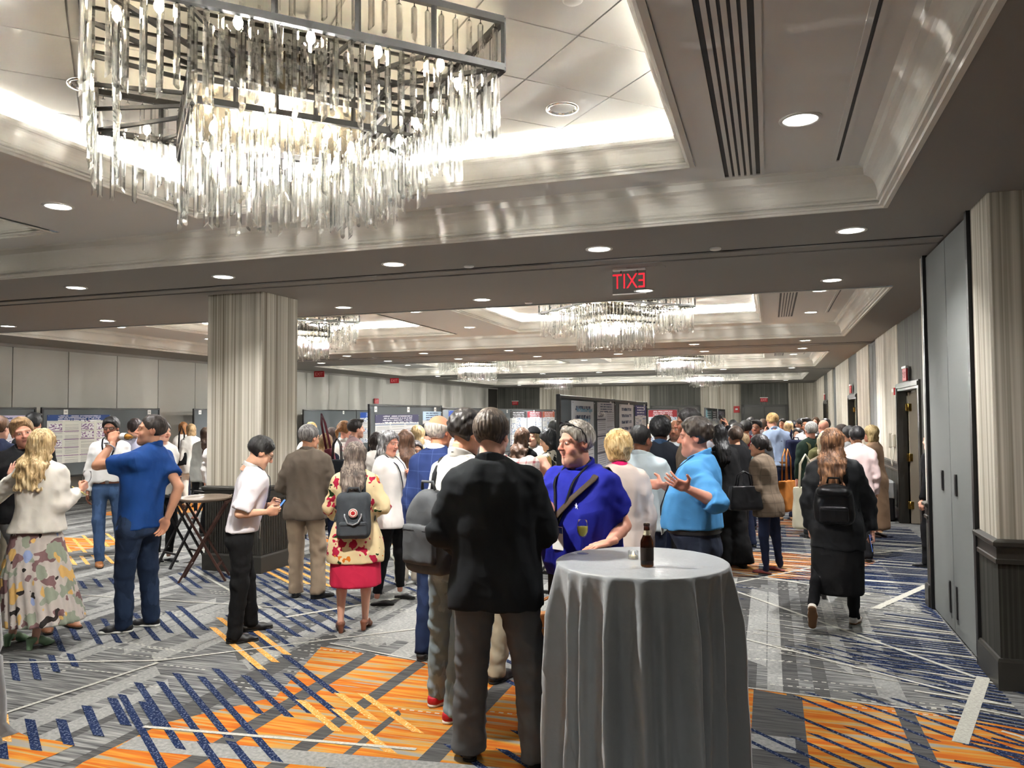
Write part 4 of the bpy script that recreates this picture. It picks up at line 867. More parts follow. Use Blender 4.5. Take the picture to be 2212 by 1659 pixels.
        V, F = nets(d, g); o = link(nm, npmesh(nm, V, F, mat), root)
        if L < 3: P.bvh = BVHTree.FromPolygons(V.tolist(), F.tolist())
        return o
    P.upper = upper
    for tw in ([topw] if isinstance(topw, dict) else (topw or [])):
        kw = dict(tw); nm = kw.pop('n'); mt = kw.pop('m'); upper(nm, mt, **kw)
    # ---- lower garment
    for bt in ([bottom] if isinstance(bottom, dict) else (bottom or [])):
        bt = dict(bt); nm = bt.pop('n'); mt = bt.pop('m'); kind = bt.get('kind', 'trousers'); rz = bt.get('r', 1.0); zt = bt.get('top', 1.02)*S
        if kind == 'trousers':
            pts = [np.array([-.26*wide, -.2-belly*.3, .0]), np.array([.26*wide, .2+belly, zt+.03]), an[-1]-.13, an[-1]+.13, an[1]-.13, an[1]+.13, kn[-1]+.12, kn[1]+.12]; lo, hi = np.min(pts, 0), np.max(pts, 0); hi[2] = zt+.03; lo[2] = max(-.01, lo[2]); g = Grid(lo, hi, vg*1.35)
            zc = np.array([.74, .80, .88, .96, 1.06])*S; d = slices(g, zc, np.interp(zc, zz, A)*np.array([.80, .95, .985, .97, .95])+.001, np.interp(zc, zz, B)*np.array([.9, 1.0, .98, .95, .93])+.001, np.interp(zc, zz, cx_), np.interp(zc, zz, cyv)-.003*S, 2.3); d = smax(d, -plane(g, (0, 0, .80*S), (0, 0, 1)), .06)
            for i, s in enumerate((-1, 1)):
                h_ = hip[s]+np.array([s*.004, -.004, -.02]); end = an[s]+(an[s]-kn[s])*bt.get('ext', .10); q = smin(cone(g, h_, kn[s], .092*S*rz*wide**.6, .070*S*rz), cone(g, kn[s], end, .070*S*rz, bt.get('cuff', .058)*S*rz), .03)
                q = smax(q, plane(g, end, an[s]-kn[s]), .004); d = smin(d, q+wob(g, 30, .0048, s+1.3, 1.6), .025)
            d = smax(d, plane(g, (0, 0, zt), (0, 0, 1)), .004)+wob(g, 18, .003, 2.0); V, F = nets(d, g)
        else:
            zb = bt['bot']*S; ab = bt.get('ab', .26)*S; bb = bt.get('bb', .22)*S; g = Grid((-ab*1.25-.05, -bb*1.25-.08, zb-.03), (ab*1.25+.05, bb*1.25+.08, zt+.03), vg)
            zc = [zb, zb+(zt-zb)*.5, .88*S, zt]; wA = float(np.interp(.88*S, zz, A)); wB = float(np.interp(.88*S, zz, B)); tA, tB = float(np.interp(zt, zz, A)), float(np.interp(zt, zz, B))
            d = slices(g, zc, [ab, (ab+wA)/2+.01, wA+.008, tA], [bb, (bb+wB)/2+.01, wB+.008, tB], [bt.get('dx', 0)]+[0]*3, [bt.get('dy', 0)]+[0]*3, 2.1, bt.get('pleat', 0), bt.get('amp', .0), 1.0)
            d = smax(smax(d, plane(g, (0, 0, zt), (0, 0, 1)), .004), -plane(g, (0, 0, zb), (0, 0, 1)), .003); V, F = nets(d, g)
        link(nm, npmesh(nm, V, F, mt), root)
    # ---- belt, collar
    ring = lambda z, gap, h_, n_=40: [[(float(np.interp(z+dz, zz, cx_))+(float(np.interp(z, zz, A))+gap)*math.copysign(abs(math.cos(a))**.84, math.cos(a)), float(np.interp(z+dz, zz, cyv))-.006+(float(np.interp(z, zz, B))+gap)*math.copysign(abs(math.sin(a))**.84, math.sin(a)), z+dz) for a in np.linspace(0, 2*math.pi, n_, endpoint=False)] for dz in (-h_/2, h_/2)]
    if belt:
        a_, b_ = ring(belt[1]*S, belt[2] if len(belt) > 2 else .012, .034); n_ = len(a_); mb = MB(); mb.add(a_+b_, [(k, (k+1) % n_, n_+(k+1) % n_, n_+k) for k in range(n_)], 0, True); o = mb.obj('belt', plain('belt_leather', belt[0], .5, .4), root)
        mb2 = MB(); q = a_[n_//4]; mb2.box(q[0]-.02, q[0]+.02, q[1]-.002, q[1]+.006, q[2]-.004, q[2]+.038, b=.003).obj('buckle', plain('steel', (150, 150, 150), .3, .5, 1.0), o)
    if collar:
        mt, h_, op = collar; g = Grid(nb+np.array([-.12, -.12, -.14]), nb+np.array([.12, .16, .07]), vg*.62); c0 = np.array([OX(1.42*S), OY(1.42*S)-.02, 1.40*S]); q = cone(g, c0, nb, nr*1.22, nr*1.14); r0 = 1.500*S
        d = np.abs(q-f32(.007))-f32(.0055); d = smax(d, plane(g, (c0[0], c0[1], r0+h_), (0, .45, 1)), .004); d = smax(d, -plane(g, (c0[0], c0[1], r0-.03), (0, .40, 1)), .004)
        wing = np.abs(q-f32(.015))-f32(.004); wing = smax(wing, plane(g, (c0[0], c0[1], r0+h_-.004), (0, .45, 1)), .003); wing = smax(wing, -plane(g, (c0[0], c0[1], r0-.045), (0, .55, 1)), .003); d = smin(d, wing, .006)
        if op: d = smax(d, -cone(g, (c0[0], c0[1]+.09, r0+.08), (c0[0], c0[1]+.11, r0-.10), .034, .012), .003)
        V, F = nets(d, g); link('collar', npmesh('collar', V, F, mt), root)
    if lanyard:
        zb = lanyard[1]*S; xb = lanyard[2] if len(lanyard) > 2 else 0.0; mb = MB()
        for s in (-1, 1):
            pts = [(OX(1.5*S), surf(OX(1.49*S), 1.50*S, -1, .012), 1.525*S), (OX(1.48*S)+s*.056, OY(1.48*S)-.03, 1.530*S), (OX(1.46*S)+s*.080, OY(1.47*S)+.03, 1.495*S)]
            for u in np.linspace(.10, 1, 16): z = 1.455*S+(zb-1.455*S)*u; xx = OX(z)+s*.078*(1-u**1.3)+xb*u; pts.append((xx, surf(xx, z, 1, .020), z))
            mb.tube(pts, .0085 if L < 2 else .011, 6, flat=.3)
        o = mb.obj('lanyard', cloth(lanyard[0], .7), root)
        if badge:
            yb = max(surf(xb, zb-.06, 1, .016), surf(xb, zb-.01, 1, .016), surf(xb, zb-.12, 1, .016)); bd = MB().box(-.042, .042, -.002, .002, -.13, 0, b=.001).obj('badge', plain('badge_paper', (236, 234, 228), .5), o, (xb+OX(zb), yb, zb), (R(-4), 0, 0))
            MB().box(-.042, .042, .0022, .003, -.036, -.002).obj('badge_header', plain('badge_blue', (30, 60, 130), .5), bd) if isinstance(badge, bool) else MB().box(-.042, .042, .0022, .003, -.125, -.085).obj('badge_header', plain('badge_green', (150, 200, 60), .5), bd)
    if glasses:
        mb = MB()
        for s in (-1, 1):
            c_ = np.array([s*.032, .094, .006]); pr = [xf(np.array([[c_[0]+.022*math.cos(a), c_[1]-.0025*abs(math.cos(a)), c_[2]+.016*math.sin(a)]]), Mh)[0] for a in np.linspace(0, 2*math.pi, 15)]; mb.tube(pr, .0018 if L < 1 else .0024, 5)
            mb.tube([xf(np.array([q]), Mh)[0] for q in ((s*.054, .088, .010), (s*.079, .05, .014), (s*.083, -.01, .014), (s*.084, -.03, .0))], .0018 if L < 1 else .0026, 5)
        mb.tube([xf(np.array([q]), Mh)[0] for q in ((-.011, .1, .008), (0, .104, .011), (.011, .1, .008))], .0018, 5); mb.obj('glasses', plain('glasses_frame', glasses, .3, .5), root)
    if watch:
        s, col = watch; a, e, wq = arms[s]; dv = unit(wq-e); c_ = wq-dv*.035; uu = unit(np.cross(dv, (0, 0, 1))); vv = np.cross(dv, uu); mb = MB(); rr = .034*S; mb.tube([c_+uu*rr*math.cos(a_)+vv*rr*math.sin(a_) for a_ in np.linspace(0, 2*math.pi, 17)], .011, 6, flat=.4); o = mb.obj('watch', plain('watch_strap', col, .5), root)
        MB().box(-.019, .019, -.019, .019, 0, .009, b=.004).obj('watch_case', plain('watch_case', (96, 98, 104), .25, .5, .6), o, tuple(c_+vv*-(rr+.006)))
    # ---- shoes
    if shoe:
        kd, colr = shoe[0], shoe[1]
        for i, s in enumerate((-1, 1)):
            k2 = (kd, tuple(colr), sole)
            if k2 not in SHOE_CACHE:
                (u_, so) = shoe_mesh(kd); SHOE_CACHE[k2] = (npmesh('shoe', *u_, plain('shoe_leather', colr, .45, .4)), npmesh('sole', *so, plain('shoe_sole', sole or (24, 22, 20), .7)) if so is not None else None)
            mu, ms = SHOE_CACHE[k2]; rx = R(shoe[2][i]) if len(shoe) > 2 else 0.0
            o = link('shoe', mu, root, tuple(ft[i]+np.array([0, -.01, 0])), (rx, 0, R(toes[i]))); o.scale = (S*.98,)*3 if not fem else (S*.92,)*3
            if ms is not None: link('sole', ms, o)
    PEOPLE[key] = P; return P
W_ = lambda *c, **k: cloth(c, **k)
WHT, CREAM, BLK, NAVY, KHAKI, DENIM = W_(226, 224, 220), W_(222, 216, 200), W_(22, 22, 24), W_(30, 36, 56), W_(140, 124, 106), W_(46, 58, 84, kind='denim')
TR = lambda m, **k: dict(n='trousers', m=m, **k)
px = lambda x, y, dt=0.0: ('px', x, y, dt)
# ---------------------------------------------------------------- left group
person('blonde', 'woman in white blazer and pleated patterned skirt raising a hand, long blonde hair', 84, 930, foot=1392, rel=-12, sex='f', hx=92, hair=('waves', (186, 156, 108), (226, 204, 160)), head=(-20, 0, 4), topw=[dict(n='blazer', m=W_(228, 222, 210, rough=.8), hem=.93, flare=.02, loose=.008)], collar=(W_(228, 222, 210), .02, False),
       bottom=dict(n='skirt', m=cloth((196, 186, 178), kind='camo', rgb2=(128, 98, 98), rgb3=(150, 156, 138)), kind='skirt', bot=.20, top=1.03, ab=.30, bb=.26, pleat=26, amp=.05, dx=.06), shoe=('mule', (120, 150, 116)), bare=True, feet=(px(28, 1392), px(78, 1400)), toes=(-30, -40),
       armL=(px(-12, 1078, .0), px(22, 1032, .16)), armR=(px(133, 1092, -.03), px(172, 1060, .14)), hand=('open', 'grip'), dirL=(.2, .3, 1), pnL=(.3, 1, 0), pnR=(-1, .2, 0))
person('smiler', 'smiling man in black shirt facing the blonde woman, short fair hair', 52, 904, t=6.9, rel=172, hx=50, head=(14, 6, 12), skin='pink', hair=('part', (150, 118, 84)), smile=1, fat=.2, topw=dict(n='shirt', m=BLK, hem=.85), collar=(BLK, .02, True), bottom=TR(W_(96, 96, 96)), shoe=('dress', (120, 74, 46)), feet=(px(148, 1352), px(100, 1362)), toes=(30, 10))
person('polo', 'man in blue polo shirt and dark jeans drinking from a bottle', 302, 897, foot=1372, rel=52, hx=330, head=(38, -6, 0), skin='tan', hair=('crop', (44, 36, 32)), stub=.35, wide=1.06, topw=dict(n='polo_shirt', m=W_(24, 62, 122, rough=.7), sleeve='short', hem=.86, wr=1.12), collar=(W_(24, 62, 122), .02, True), bottom=TR(W_(36, 48, 70, kind='denim'), r=1.08, cuff=.062), 
       shoe=('sneaker', (24, 24, 26)), sole=(226, 224, 216), feet=(px(262, 1366), px(322, 1352)), toes=(24, 10), armL=(px(208, 1006, -.12), px(243, 958, .02)), armR=(px(392, 1062, -.03), px(362, 1118, .0)), hand=('grip', 'relax'), watch=(-1, (200, 200, 198)), pnL=(.6, .2, .2), dirL=(.35, .25, .8))
person('whiteshirt', 'man with curly dark hair in white long-sleeved shirt, jeans and brown shoes', 236, 903, foot=1216, rel=172, hx=240, head=(-8, 6, 0), skin='brown', hair=('curly', (22, 20, 20)), beard=(28, 24, 22), glasses=(60, 56, 50), topw=dict(n='shirt', m=W_(226, 224, 220), hem=.98), collar=(WHT, .02, True), bottom=TR(W_(54, 74, 104, kind='denim'), top=1.0), belt=((96, 56, 38), .985), shoe=('dress', (138, 88, 46)), lanyard=((20, 20, 24), 1.2), badge=False, feet=(px(262, 1216), px(214, 1224)), toes=(20, 10))
person('lilac', 'person in grey-lilac top with dark pinned-up hair, behind the white-shirted man', 292, 906, t=10.4, rel=25, sex='f', hair=('bun', (40, 30, 28)), topw=dict(n='shirt', m=W_(150, 148, 162), hem=.85), bottom=TR(BLK))
person('loafers', 'person in black trousers and white-soled black loafers behind the blue polo man', 352, 912, foot=1214, rel=-150, sex='f', hair=('short', (36, 30, 28)), topw=dict(n='shirt', m=W_(200, 196, 190), hem=.85), bottom=TR(BLK, cuff=.05, ext=-.05), shoe=('loafer', (22, 22, 24)), sole=(230, 228, 222), feet=(px(366, 1214), px(340, 1214)), armL=(px(372, 1010, -.1), px(384, 1034, -.25)), hand=('open', 'relax'))
person('navyleft', 'person in navy jacket with brown hair at the far left edge', -2, 900, t=8.4, rel=-40, hair=('short', (92, 66, 46)), topw=dict(n='jacket', m=NAVY, hem=.82), bottom=TR(W_(150, 140, 122)), shoe=('dress', (92, 58, 36)))
person('blackhair', 'black-haired person behind the smiling man, before the lilac poster', 72, 893, t=9.8, rel=-20, skin='tan', hair=('part', (20, 20, 22)), topw=dict(n='jacket', m=BLK), bottom=TR(BLK))
person('redhair', 'auburn-haired woman in white with black shoulder bag by the left partition', 396, 913, foot=1090, rel=18, sex='f', hair=('bob', (142, 98, 62)), topw=dict(n='blouse', m=WHT, hem=.85), bottom=TR(W_(40, 44, 60)), shoe=('sneaker', (220, 218, 214)), sole=(220, 218, 214))
person('longwhite', 'woman in long pale shirt and white trousers beside the column', 413, 917, foot=1095, rel=22, sex='f', hair=('bob', (156, 130, 96)), topw=dict(n='tunic', m=W_(198, 196, 190), hem=.70, loose=.012), bottom=TR(W_(214, 208, 200)), shoe=('flat', (110, 78, 62)))
person('sheer', 'woman in sheer grey top and black trousers at the column edge', 436, 925, foot=1120, rel=15, sex='f', hx=444, hair=('long', (70, 54, 44)), topw=dict(n='blouse', m=W_(176, 178, 172), hem=.72, loose=.015), bottom=TR(BLK, cuff=.042, r=.9, ext=-.1), shoe=('flat', (150, 96, 76)))
person('kneeler', 'person in black shoes mostly hidden behind the column', 470, 930, foot=1160, rel=-30, hair=('short', (50, 40, 34)), topw=dict(n='shirt', m=WHT), bottom=TR(BLK), shoe=('dress', (20, 20, 20)), feet=(px(438, 1158), px(470, 1160)))
# ---------------------------------------------------------------- centre-left group
person('phone', 'man in short-sleeved white shirt and black trousers looking down at a phone', 520, 946, foot=1383, rel=-84, hx=560, head=(4, 30, 0), skin='asian', hair=('short', (26, 24, 24)), glasses=(120, 110, 96), topw=dict(n='shirt', m=W_(228, 222, 224), sleeve='half', hem=.955, wr=1.15, loose=.006), collar=(WHT, .03, True), bottom=TR(W_(24, 24, 25), top=1.0, r=1.06, cuff=.062), belt=((18, 18, 18), .98), shoe=('dress', (16, 15, 15)),
       feet=(px(546, 1362), px(512, 1388)), toes=(6, -6), armL=(px(535, 1098, .24), px(590, 1090, .12)), armR=(px(516, 1110, -.27), px(574, 1106, -.16)), hand=('hold', 'hold'), pnL=(.9, 0, .3), pnR=(-.9, 0, .3), lanyard=((30, 34, 60), 1.02), badge='g')
person('brown', 'grey-haired man in brown blazer and khaki trousers standing by the column', 660, 919, foot=1288, rel=-16, hx=668, head=(-32, 4, 0), skin='tan', hair=('short', (92, 88, 86), (140, 136, 132)), glasses=(110, 96, 70), wide=1.06, topw=dict(n='blazer', m=W_(92, 82, 72, rough=.9), hem=.80, loose=.012, flare=.015), collar=(W_(92, 82, 72), .016, True), bottom=TR(W_(152, 134, 114), r=1.12, cuff=.066), shoe=('sneaker', (22, 22, 24)), sole=(20, 20, 20), feet=(px(640, 1288), px(688, 1292)), toes=(10, -50), armL=((-.25, .02, 1.12), (-.16, .2, 1.0)), armR=((.27, .02, 1.12), (.2, .22, 1.08)))
person('redskirt', 'woman with long grey-brown hair in floral tunic and red skirt, seen from behind', 768, 958, foot=1362, rel=-4, sex='f', head=(-6, 4, 0), hair=('long', (92, 80, 72), (150, 136, 124)), wide=1.08, topw=dict(n='tunic', m=cloth((222, 202, 158), kind='print', rgb2=(176, 36, 66), rgb3=(216, 120, 40)), hem=.66, flare=.06, sleeve='long', loose=.01), bottom=dict(n='skirt', m=W_(188, 40, 70), kind='skirt', bot=.44, top=.95, ab=.235, bb=.2, pleat=7, amp=.025), shoe=('heel', (112, 66, 46)), bare=True,
       feet=(px(736, 1364), px(789, 1358)), toes=(8, -14), armL=(px(714, 1085, -.02), px(724, 1120, .14)), armR=(px(822, 1078, -.02), px(806, 1110, .18)))
person('greywoman', 'grey-haired woman in white blouse and black trousers, hands raised together', 846, 932, foot=1300, rel=-118, sex='f', hx=838, head=(-14, 6, -6), skin='pink', hair=('shoulder', (96, 94, 94), (176, 174, 172)), wide=1.1, smile=1, topw=dict(n='blouse', m=W_(232, 228, 224), hem=.79, loose=.018, sleeve='long', flare=.02), collar=(WHT, .02, True), bottom=TR(W_(20, 20, 22), r=.95, cuff=.048, ext=-.08), shoe=('flat', (22, 20, 20)), feet=(px(868, 1292), px(818, 1308)), toes=(-4, 20),
       armR=(px(822, 1075, -.14), px(872, 1046, .0)), armL=(px(880, 1072, .12), px(884, 1040, .04)), hand=('hold', 'hold'), lanyard=((24, 26, 40), 1.02), badge='g', pnR=(-.6, 0, .5), pnL=(.6, 0, .5))
person('longbrown', 'woman with very long straight brown hair, beige trousers and white sneakers', 884, 931, foot=1258, rel=16, sex='f', hx=876, hair=('straight', (88, 62, 46)), topw=dict(n='top', m=W_(196, 186, 172), hem=.8), bottom=TR(W_(190, 180, 164), r=1.15, cuff=.07), shoe=('sneaker', (226, 224, 220)), sole=(226, 224, 220))
person('specs', 'woman with glasses peering between the long-haired women', 898, 954, t=9.3, rel=-165, sex='f', skin='tan', hair=('shoulder', (40, 32, 30)), glasses=(40, 36, 34), topw=dict(n='top', m=W_(120, 112, 108)), bottom=TR(BLK))
person('fairlong', 'fair long-haired woman behind the brown-haired woman', 902, 921, t=9.8, rel=-14, sex='f', hair=('long', (150, 128, 92)), topw=dict(n='top', m=WHT), bottom=TR(NAVY))
person('darkbob', 'dark-haired person by the left end of the grey poster board', 812, 936, t=10.0, rel=30, sex='f', hair=('bob', (34, 26, 24)), topw=dict(n='top', m=W_(196, 190, 182)), bottom=TR(BLK))
person('whitecollar', 'black-haired man with white collar beyond the bald man', 921, 917, t=11.2, rel=-60, hair=('short', (20, 20, 22)), topw=dict(n='shirt', m=W_(200, 200, 196), hem=.9), collar=(WHT, .02, True), bottom=TR(BLK))
person('hatlady', 'person with straw-coloured hair just right of the column top edge', 672, 914, t=11.5, rel=0, sex='f', hair=('bob', (196, 164, 106)), topw=dict(n='top', m=W_(206, 196, 180)), bottom=TR(KHAKI))
person('lightlong', 'woman with wavy light-brown hair facing the blue poster', 703, 938, t=10.2, rel=0, sex='f', hair=('waves', (132, 106, 74)), topw=dict(n='top', m=W_(30, 34, 48)), bottom=TR(NAVY))
person('darklong', 'woman with long dark hair facing the blue poster', 717, 925, t=12.3, rel=-10, sex='f', hair=('long', (58, 44, 40)), topw=dict(n='top', m=BLK), bottom=TR(BLK))
person('ponytail', 'auburn ponytail woman in white floral blouse near the blue poster', 744, 911, t=11.2, rel=-50, sex='f', skin='pink', hair=('pony', (134, 92, 54)), topw=dict(n='blouse', m=cloth((226, 220, 210), kind='print', rgb2=(200, 150, 150), rgb3=(200, 180, 120)), hem=.8), bottom=TR(BLK))
person('mauve', 'dark-haired man in mauve shirt in profile before the blue poster', 763, 907, t=10.6, rel=-72, hx=768, hair=('part', (36, 30, 28)), stub=.5, topw=dict(n='shirt', m=W_(150, 126, 126), hem=.85), collar=(W_(150, 126, 126), .02, True), bottom=TR(NAVY))
# ---------------------------------------------------------------- centre group
person('bald', 'older bald man with white fringe of hair in blue checked suit', 947, 895, t=5.75, rel=-24, hx=948, head=(-16, 2, 0), skin=(226, 156, 120), hair=('fringe', (196, 188, 176)), glasses=(80, 24, 24), wide=.98, topw=dict(n='suit_jacket', m=cloth((40, 54, 98), kind='window', rgb2=(70, 86, 130)), hem=.78, loose=.01), collar=(WHT, .022, True), bottom=TR(W_(32, 44, 72, kind='denim')), shoe=('dress', (24, 22, 22)), feet=((-.12, .0), (.06, -.02)))
person('cream', 'curly-haired man in cream shirt, pale jeans and red-and-green sneakers', 985, 890, foot=1548, rel=-42, hx=1006, head=(-14, 16, 0), skin='tan', hair=('curly', (38, 34, 32)), stub=.5, topw=dict(n='shirt', m=W_(226, 218, 198), hem=.88, loose=.008), collar=(W_(190, 186, 178), .024, True), bottom=TR(W_(120, 134, 140, kind='denim'), r=1.05, cuff=.056), shoe=('sneaker', (176, 24, 36)), sole=(230, 226, 218), feet=(px(950, 1520), px(985, 1556)), toes=(0, -10), armR=((.24, .02, 1.12), (.16, .26, 1.12)), lanyard=((30, 30, 36), 1.1), badge=False)
person('plaidarm', 'man in red-and-white plaid shirt reaching an arm out behind the dark-suited man', 1068, 902, t=5.3, rel=-30, hair=('short', (70, 56, 44)), topw=dict(n='plaid_shirt', m=cloth((214, 208, 200), kind='plaid', rgb2=(150, 60, 70)), sleeve='short', hem=.85, wr=1.1), collar=(cloth((214, 208, 200), kind='plaid', rgb2=(150, 60, 70)), .02, True), bottom=TR(W_(150, 140, 120)), armR=(px(1138, 1008, -.02), px(1196, 1046, .0)), hand=('relax', 'relax'), feet=((-.14, 0), (.02, 0)))
person('darksuit', 'large man in black blazer and charcoal trousers seen from behind at the table', 1070, 888, foot=1640, rel=-4, hx=1062, head=(-14, 8, 0), skin='fair', hair=('short', (64, 54, 46), (96, 84, 72)), stub=.5, wide=1.10, belly=.05, fat=.3, topw=dict(n='black_blazer', m=W_(30, 32, 34, rough=.92), hem=.785, loose=.016, flare=.02, wr=1.1), collar=(W_(30, 32, 34), .02, False), bottom=TR(W_(88, 89, 90, rough=.8), r=1.18, cuff=.076, ext=.10), shoe=('dress', (18, 17, 17)), feet=(px(1014, 1632), px(1164, 1655)), toes=(10, -20),
       armL=(px(958, 1130, -.02), px(990, 1180, .22)), armR=(px(1172, 1130, .0), px(1150, 1160, .26)))
person('royal', 'man in royal blue polo leaning one hand on the cocktail table, sunglasses on head', 1270, 912, t=4.55, rel=138, hx=1246, head=(-14, 2, 4), skin='pink', hair=('short', (132, 124, 112), (196, 190, 180)), stub=.42, fat=.5, wide=1.28, belly=.11, topw=dict(n='polo_shirt', m=W_(28, 34, 140, rough=.75), sleeve='short', hem=.86, wr=1.22, loose=.01), collar=(W_(28, 34, 140), .026, True), bottom=TR(W_(40, 40, 46), r=1.1), shoe=('dress', (20, 20, 20)),
       armL=(px(1342, 1120, -.12), px(1310, 1178, -.40)), armR=(px(1190, 1090, -.06), px(1172, 1110, -.30)), hand=('press', 'relax'), dirL=(.25, .9, -.15), pnL=(0, .1, -1), lanyard=((18, 18, 26), 1.17, -.03), badge=True, feet=((-.06, -.02), (.16, .0)))
person('curlyback', 'woman with long wavy brown hair in black with a pale strap', 1128, 926, t=9.6, rel=-24, sex='f', hair=('waves', (84, 62, 48)), topw=dict(n='top', m=BLK), bottom=TR(W_(110, 112, 90)))
person('beanie', 'woman in black beanie and white shirt facing the board visitors', 1152, 924, t=10.2, rel=150, sex='f', hair=('long', (170, 146, 110)), topw=dict(n='shirt', m=WHT), bottom=TR(BLK), cap=(22, 22, 24))
person('pattern', 'woman with short black hair in black-and-cream patterned top using a phone', 1186, 929, t=8.9, rel=78, sex='f', head=(0, 18, 0), skin='asian', hair=('bob', (18, 18, 20)), topw=dict(n='top', m=cloth((206, 196, 178), kind='camo', rgb2=(40, 36, 34), rgb3=(60, 54, 50)), hem=.7, loose=.01), bottom=TR(W_(214, 204, 188), r=1.1, cuff=.07), armL=((-.22, .05, 1.12), (-.1, .3, 1.22)), armR=((.22, .05, 1.12), (.08, .3, 1.2)), hand=('hold', 'hold'))
person('hidden1197', 'dark-haired man half hidden by the black-framed board', 1196, 909, t=11.4, rel=20, skin='dark', hair=('crop', (18, 18, 20)), topw=dict(n='shirt', m=W_(110, 116, 124)), bottom=TR(BLK))
# ---------------------------------------------------------------- right of table
person('cardigan', 'woman with short tousled blonde hair in pale cardigan and pink skirt', 1336, 934, t=5.5, rel=8, sex='f', head=(-6, 0, 0), hair=('tousle', (190, 156, 100), (226, 200, 150)), wide=1.1, topw=[dict(n='cardigan', m=W_(206, 190, 178), hem=.80, loose=.012, flare=.02)], collar=(W_(226, 40, 110), .02, False), bottom=dict(n='skirt', m=W_(210, 36, 104), kind='skirt', bot=.5, top=.95, ab=.24, bb=.2, pleat=6, amp=.02), shoe=('flat', (30, 28, 28)), bare=True)
person('paleshirt', 'man with short black hair in pale grey-blue shirt and dark jeans', 1390, 919, t=6.5, rel=-14, hx=1384, head=(-22, 0, 0), skin='brown', hair=('crop', (24, 22, 22)), stub=.6, topw=dict(n='shirt', m=W_(176, 188, 192), hem=.86, loose=.008), collar=(W_(176, 188, 192), .02, True), bottom=TR(W_(30, 36, 52, kind='denim')), armR=((.26, .0, 1.12), (.16, .24, 1.08)))
person('blacksuit', 'man with twisted black hair in black suit seen from behind', 1438, 903, t=7.75, rel=-6, hx=1426, skin='dark', hair=('afro', (18, 18, 20)), wide=1.08, topw=dict(n='suit_jacket', m=W_(24, 27, 34), hem=.76), collar=(W_(40, 60, 84), .02, False), bottom=TR(BLK))
person('beardman', 'bald bearded man in grey shirt facing the camera beyond the black suit', 1458, 906, t=9.2, rel=168, skin='olive', hair=(None, (40, 30, 26)), beard=(46, 34, 30), topw=dict(n='shirt', m=W_(186, 192, 198), hem=.9), collar=(WHT, .02, True), bottom=TR(NAVY), lanyard=((24, 24, 28), 1.15))
person('tall', 'tall dark-haired man in brown suit, hands clasped, behind the light-blue shirt', 1500, 884, t=7.1, rel=86, hx=1488, head=(6, 4, 0), skin='brown', hair=('short', (24, 20, 20)), topw=dict(n='suit_jacket', m=W_(84, 72, 60), hem=.78), bottom=TR(W_(70, 60, 52)), armL=((-.2, .06, 1.12), (-.05, .26, 1.10)), armR=((.2, .06, 1.12), (.05, .26, 1.12)), hand=('grip', 'grip'))
person('lightblue', 'big man in light blue shirt talking with both hands held out', 1512, 905, t=5.35, rel=82, hx=1504, head=(8, 4, 0), skin='pink', hair=('curly', (52, 44, 38)), fat=.6, wide=1.14, belly=.12, smile=1, topw=dict(n='shirt', m=W_(82, 150, 206, rough=.75), sleeve='3q', hem=1.005, wr=1.2, loose=.012), collar=(W_(82, 150, 206), .028, True), bottom=TR(W_(40, 46, 60, kind='denim'), top=1.05, r=1.1), belt=((24, 22, 22), 1.0, .004), shoe=('dress', (24, 22, 22)),
       armL=(px(1546, 1084, -.36), px(1490, 1058, -.40)), armR=(px(1484, 1080, .36), px(1432, 1048, .30)), hand=('open', 'open'), pnL=(.9, 0, .5), pnR=(-.8, 0, .6), dirR=(0, 1, .05), lanyard=((26, 26, 34), 1.08), badge=True)
person('longblack', 'woman all in black with long black hair and wide trousers', 1572, 918, foot=1222, rel=30, sex='f', hx=1552, hair=('straight', (16, 15, 16)), topw=dict(n='top', m=W_(18, 18, 19), hem=.75, loose=.01), bottom=TR(W_(16, 16, 17), r=1.35, cuff=.10), shoe=('boot', (16, 16, 16)), feet=(px(1570, 1222), px(1604, 1226)))
person('photog', 'person in black with an arm raised taking a picture over the crowd', 1588, 922, t=9.6, rel=25, skin='tan', hair=('short', (60, 48, 40)), topw=dict(n='top', m=BLK), bottom=TR(BLK), armR=(px(1600, 962, .05), px(1578, 932, .15)), hand=('relax', 'grip'))
person('teal', 'woman with short fair hair in sleeveless teal top and backpack', 1610, 937, t=10.4, rel=55, sex='f', hx=1603, skin='pink', hair=('short', (150, 126, 94)), wide=1.08, topw=dict(n='top', m=W_(124, 152, 148), sleeve=None, hem=.8), bottom=TR(NAVY))
person('plaidwoman', 'woman in brown plaid blazer with low dark bun, in profile', 1656, 941, foot=1240, rel=62, sex='f', hx=1640, head=(24, 4, 0), skin='tan', hair=('bun', (28, 24, 24)), wide=1.05, topw=dict(n='blazer', m=cloth((104, 90, 76), kind='tweed', rgb2=(60, 52, 46)), hem=.74, loose=.012, flare=.015), collar=(cloth((104, 90, 76), kind='tweed', rgb2=(60, 52, 46)), .02, True), bottom=TR(W_(30, 36, 56), r=.92, cuff=.045), shoe=('flat', (120, 50, 46)), feet=(px(1652, 1240), px(1682, 1234)), armL=((-.22, .04, 1.1), (-.12, .26, 1.04)))
person('redshirt', 'young man in dark red shirt with short black hair', 1610, 909, t=12.0, rel=40, skin='asian', hair=('short', (24, 22, 22)), topw=dict(n='shirt', m=W_(112, 28, 36)), bottom=TR(NAVY))
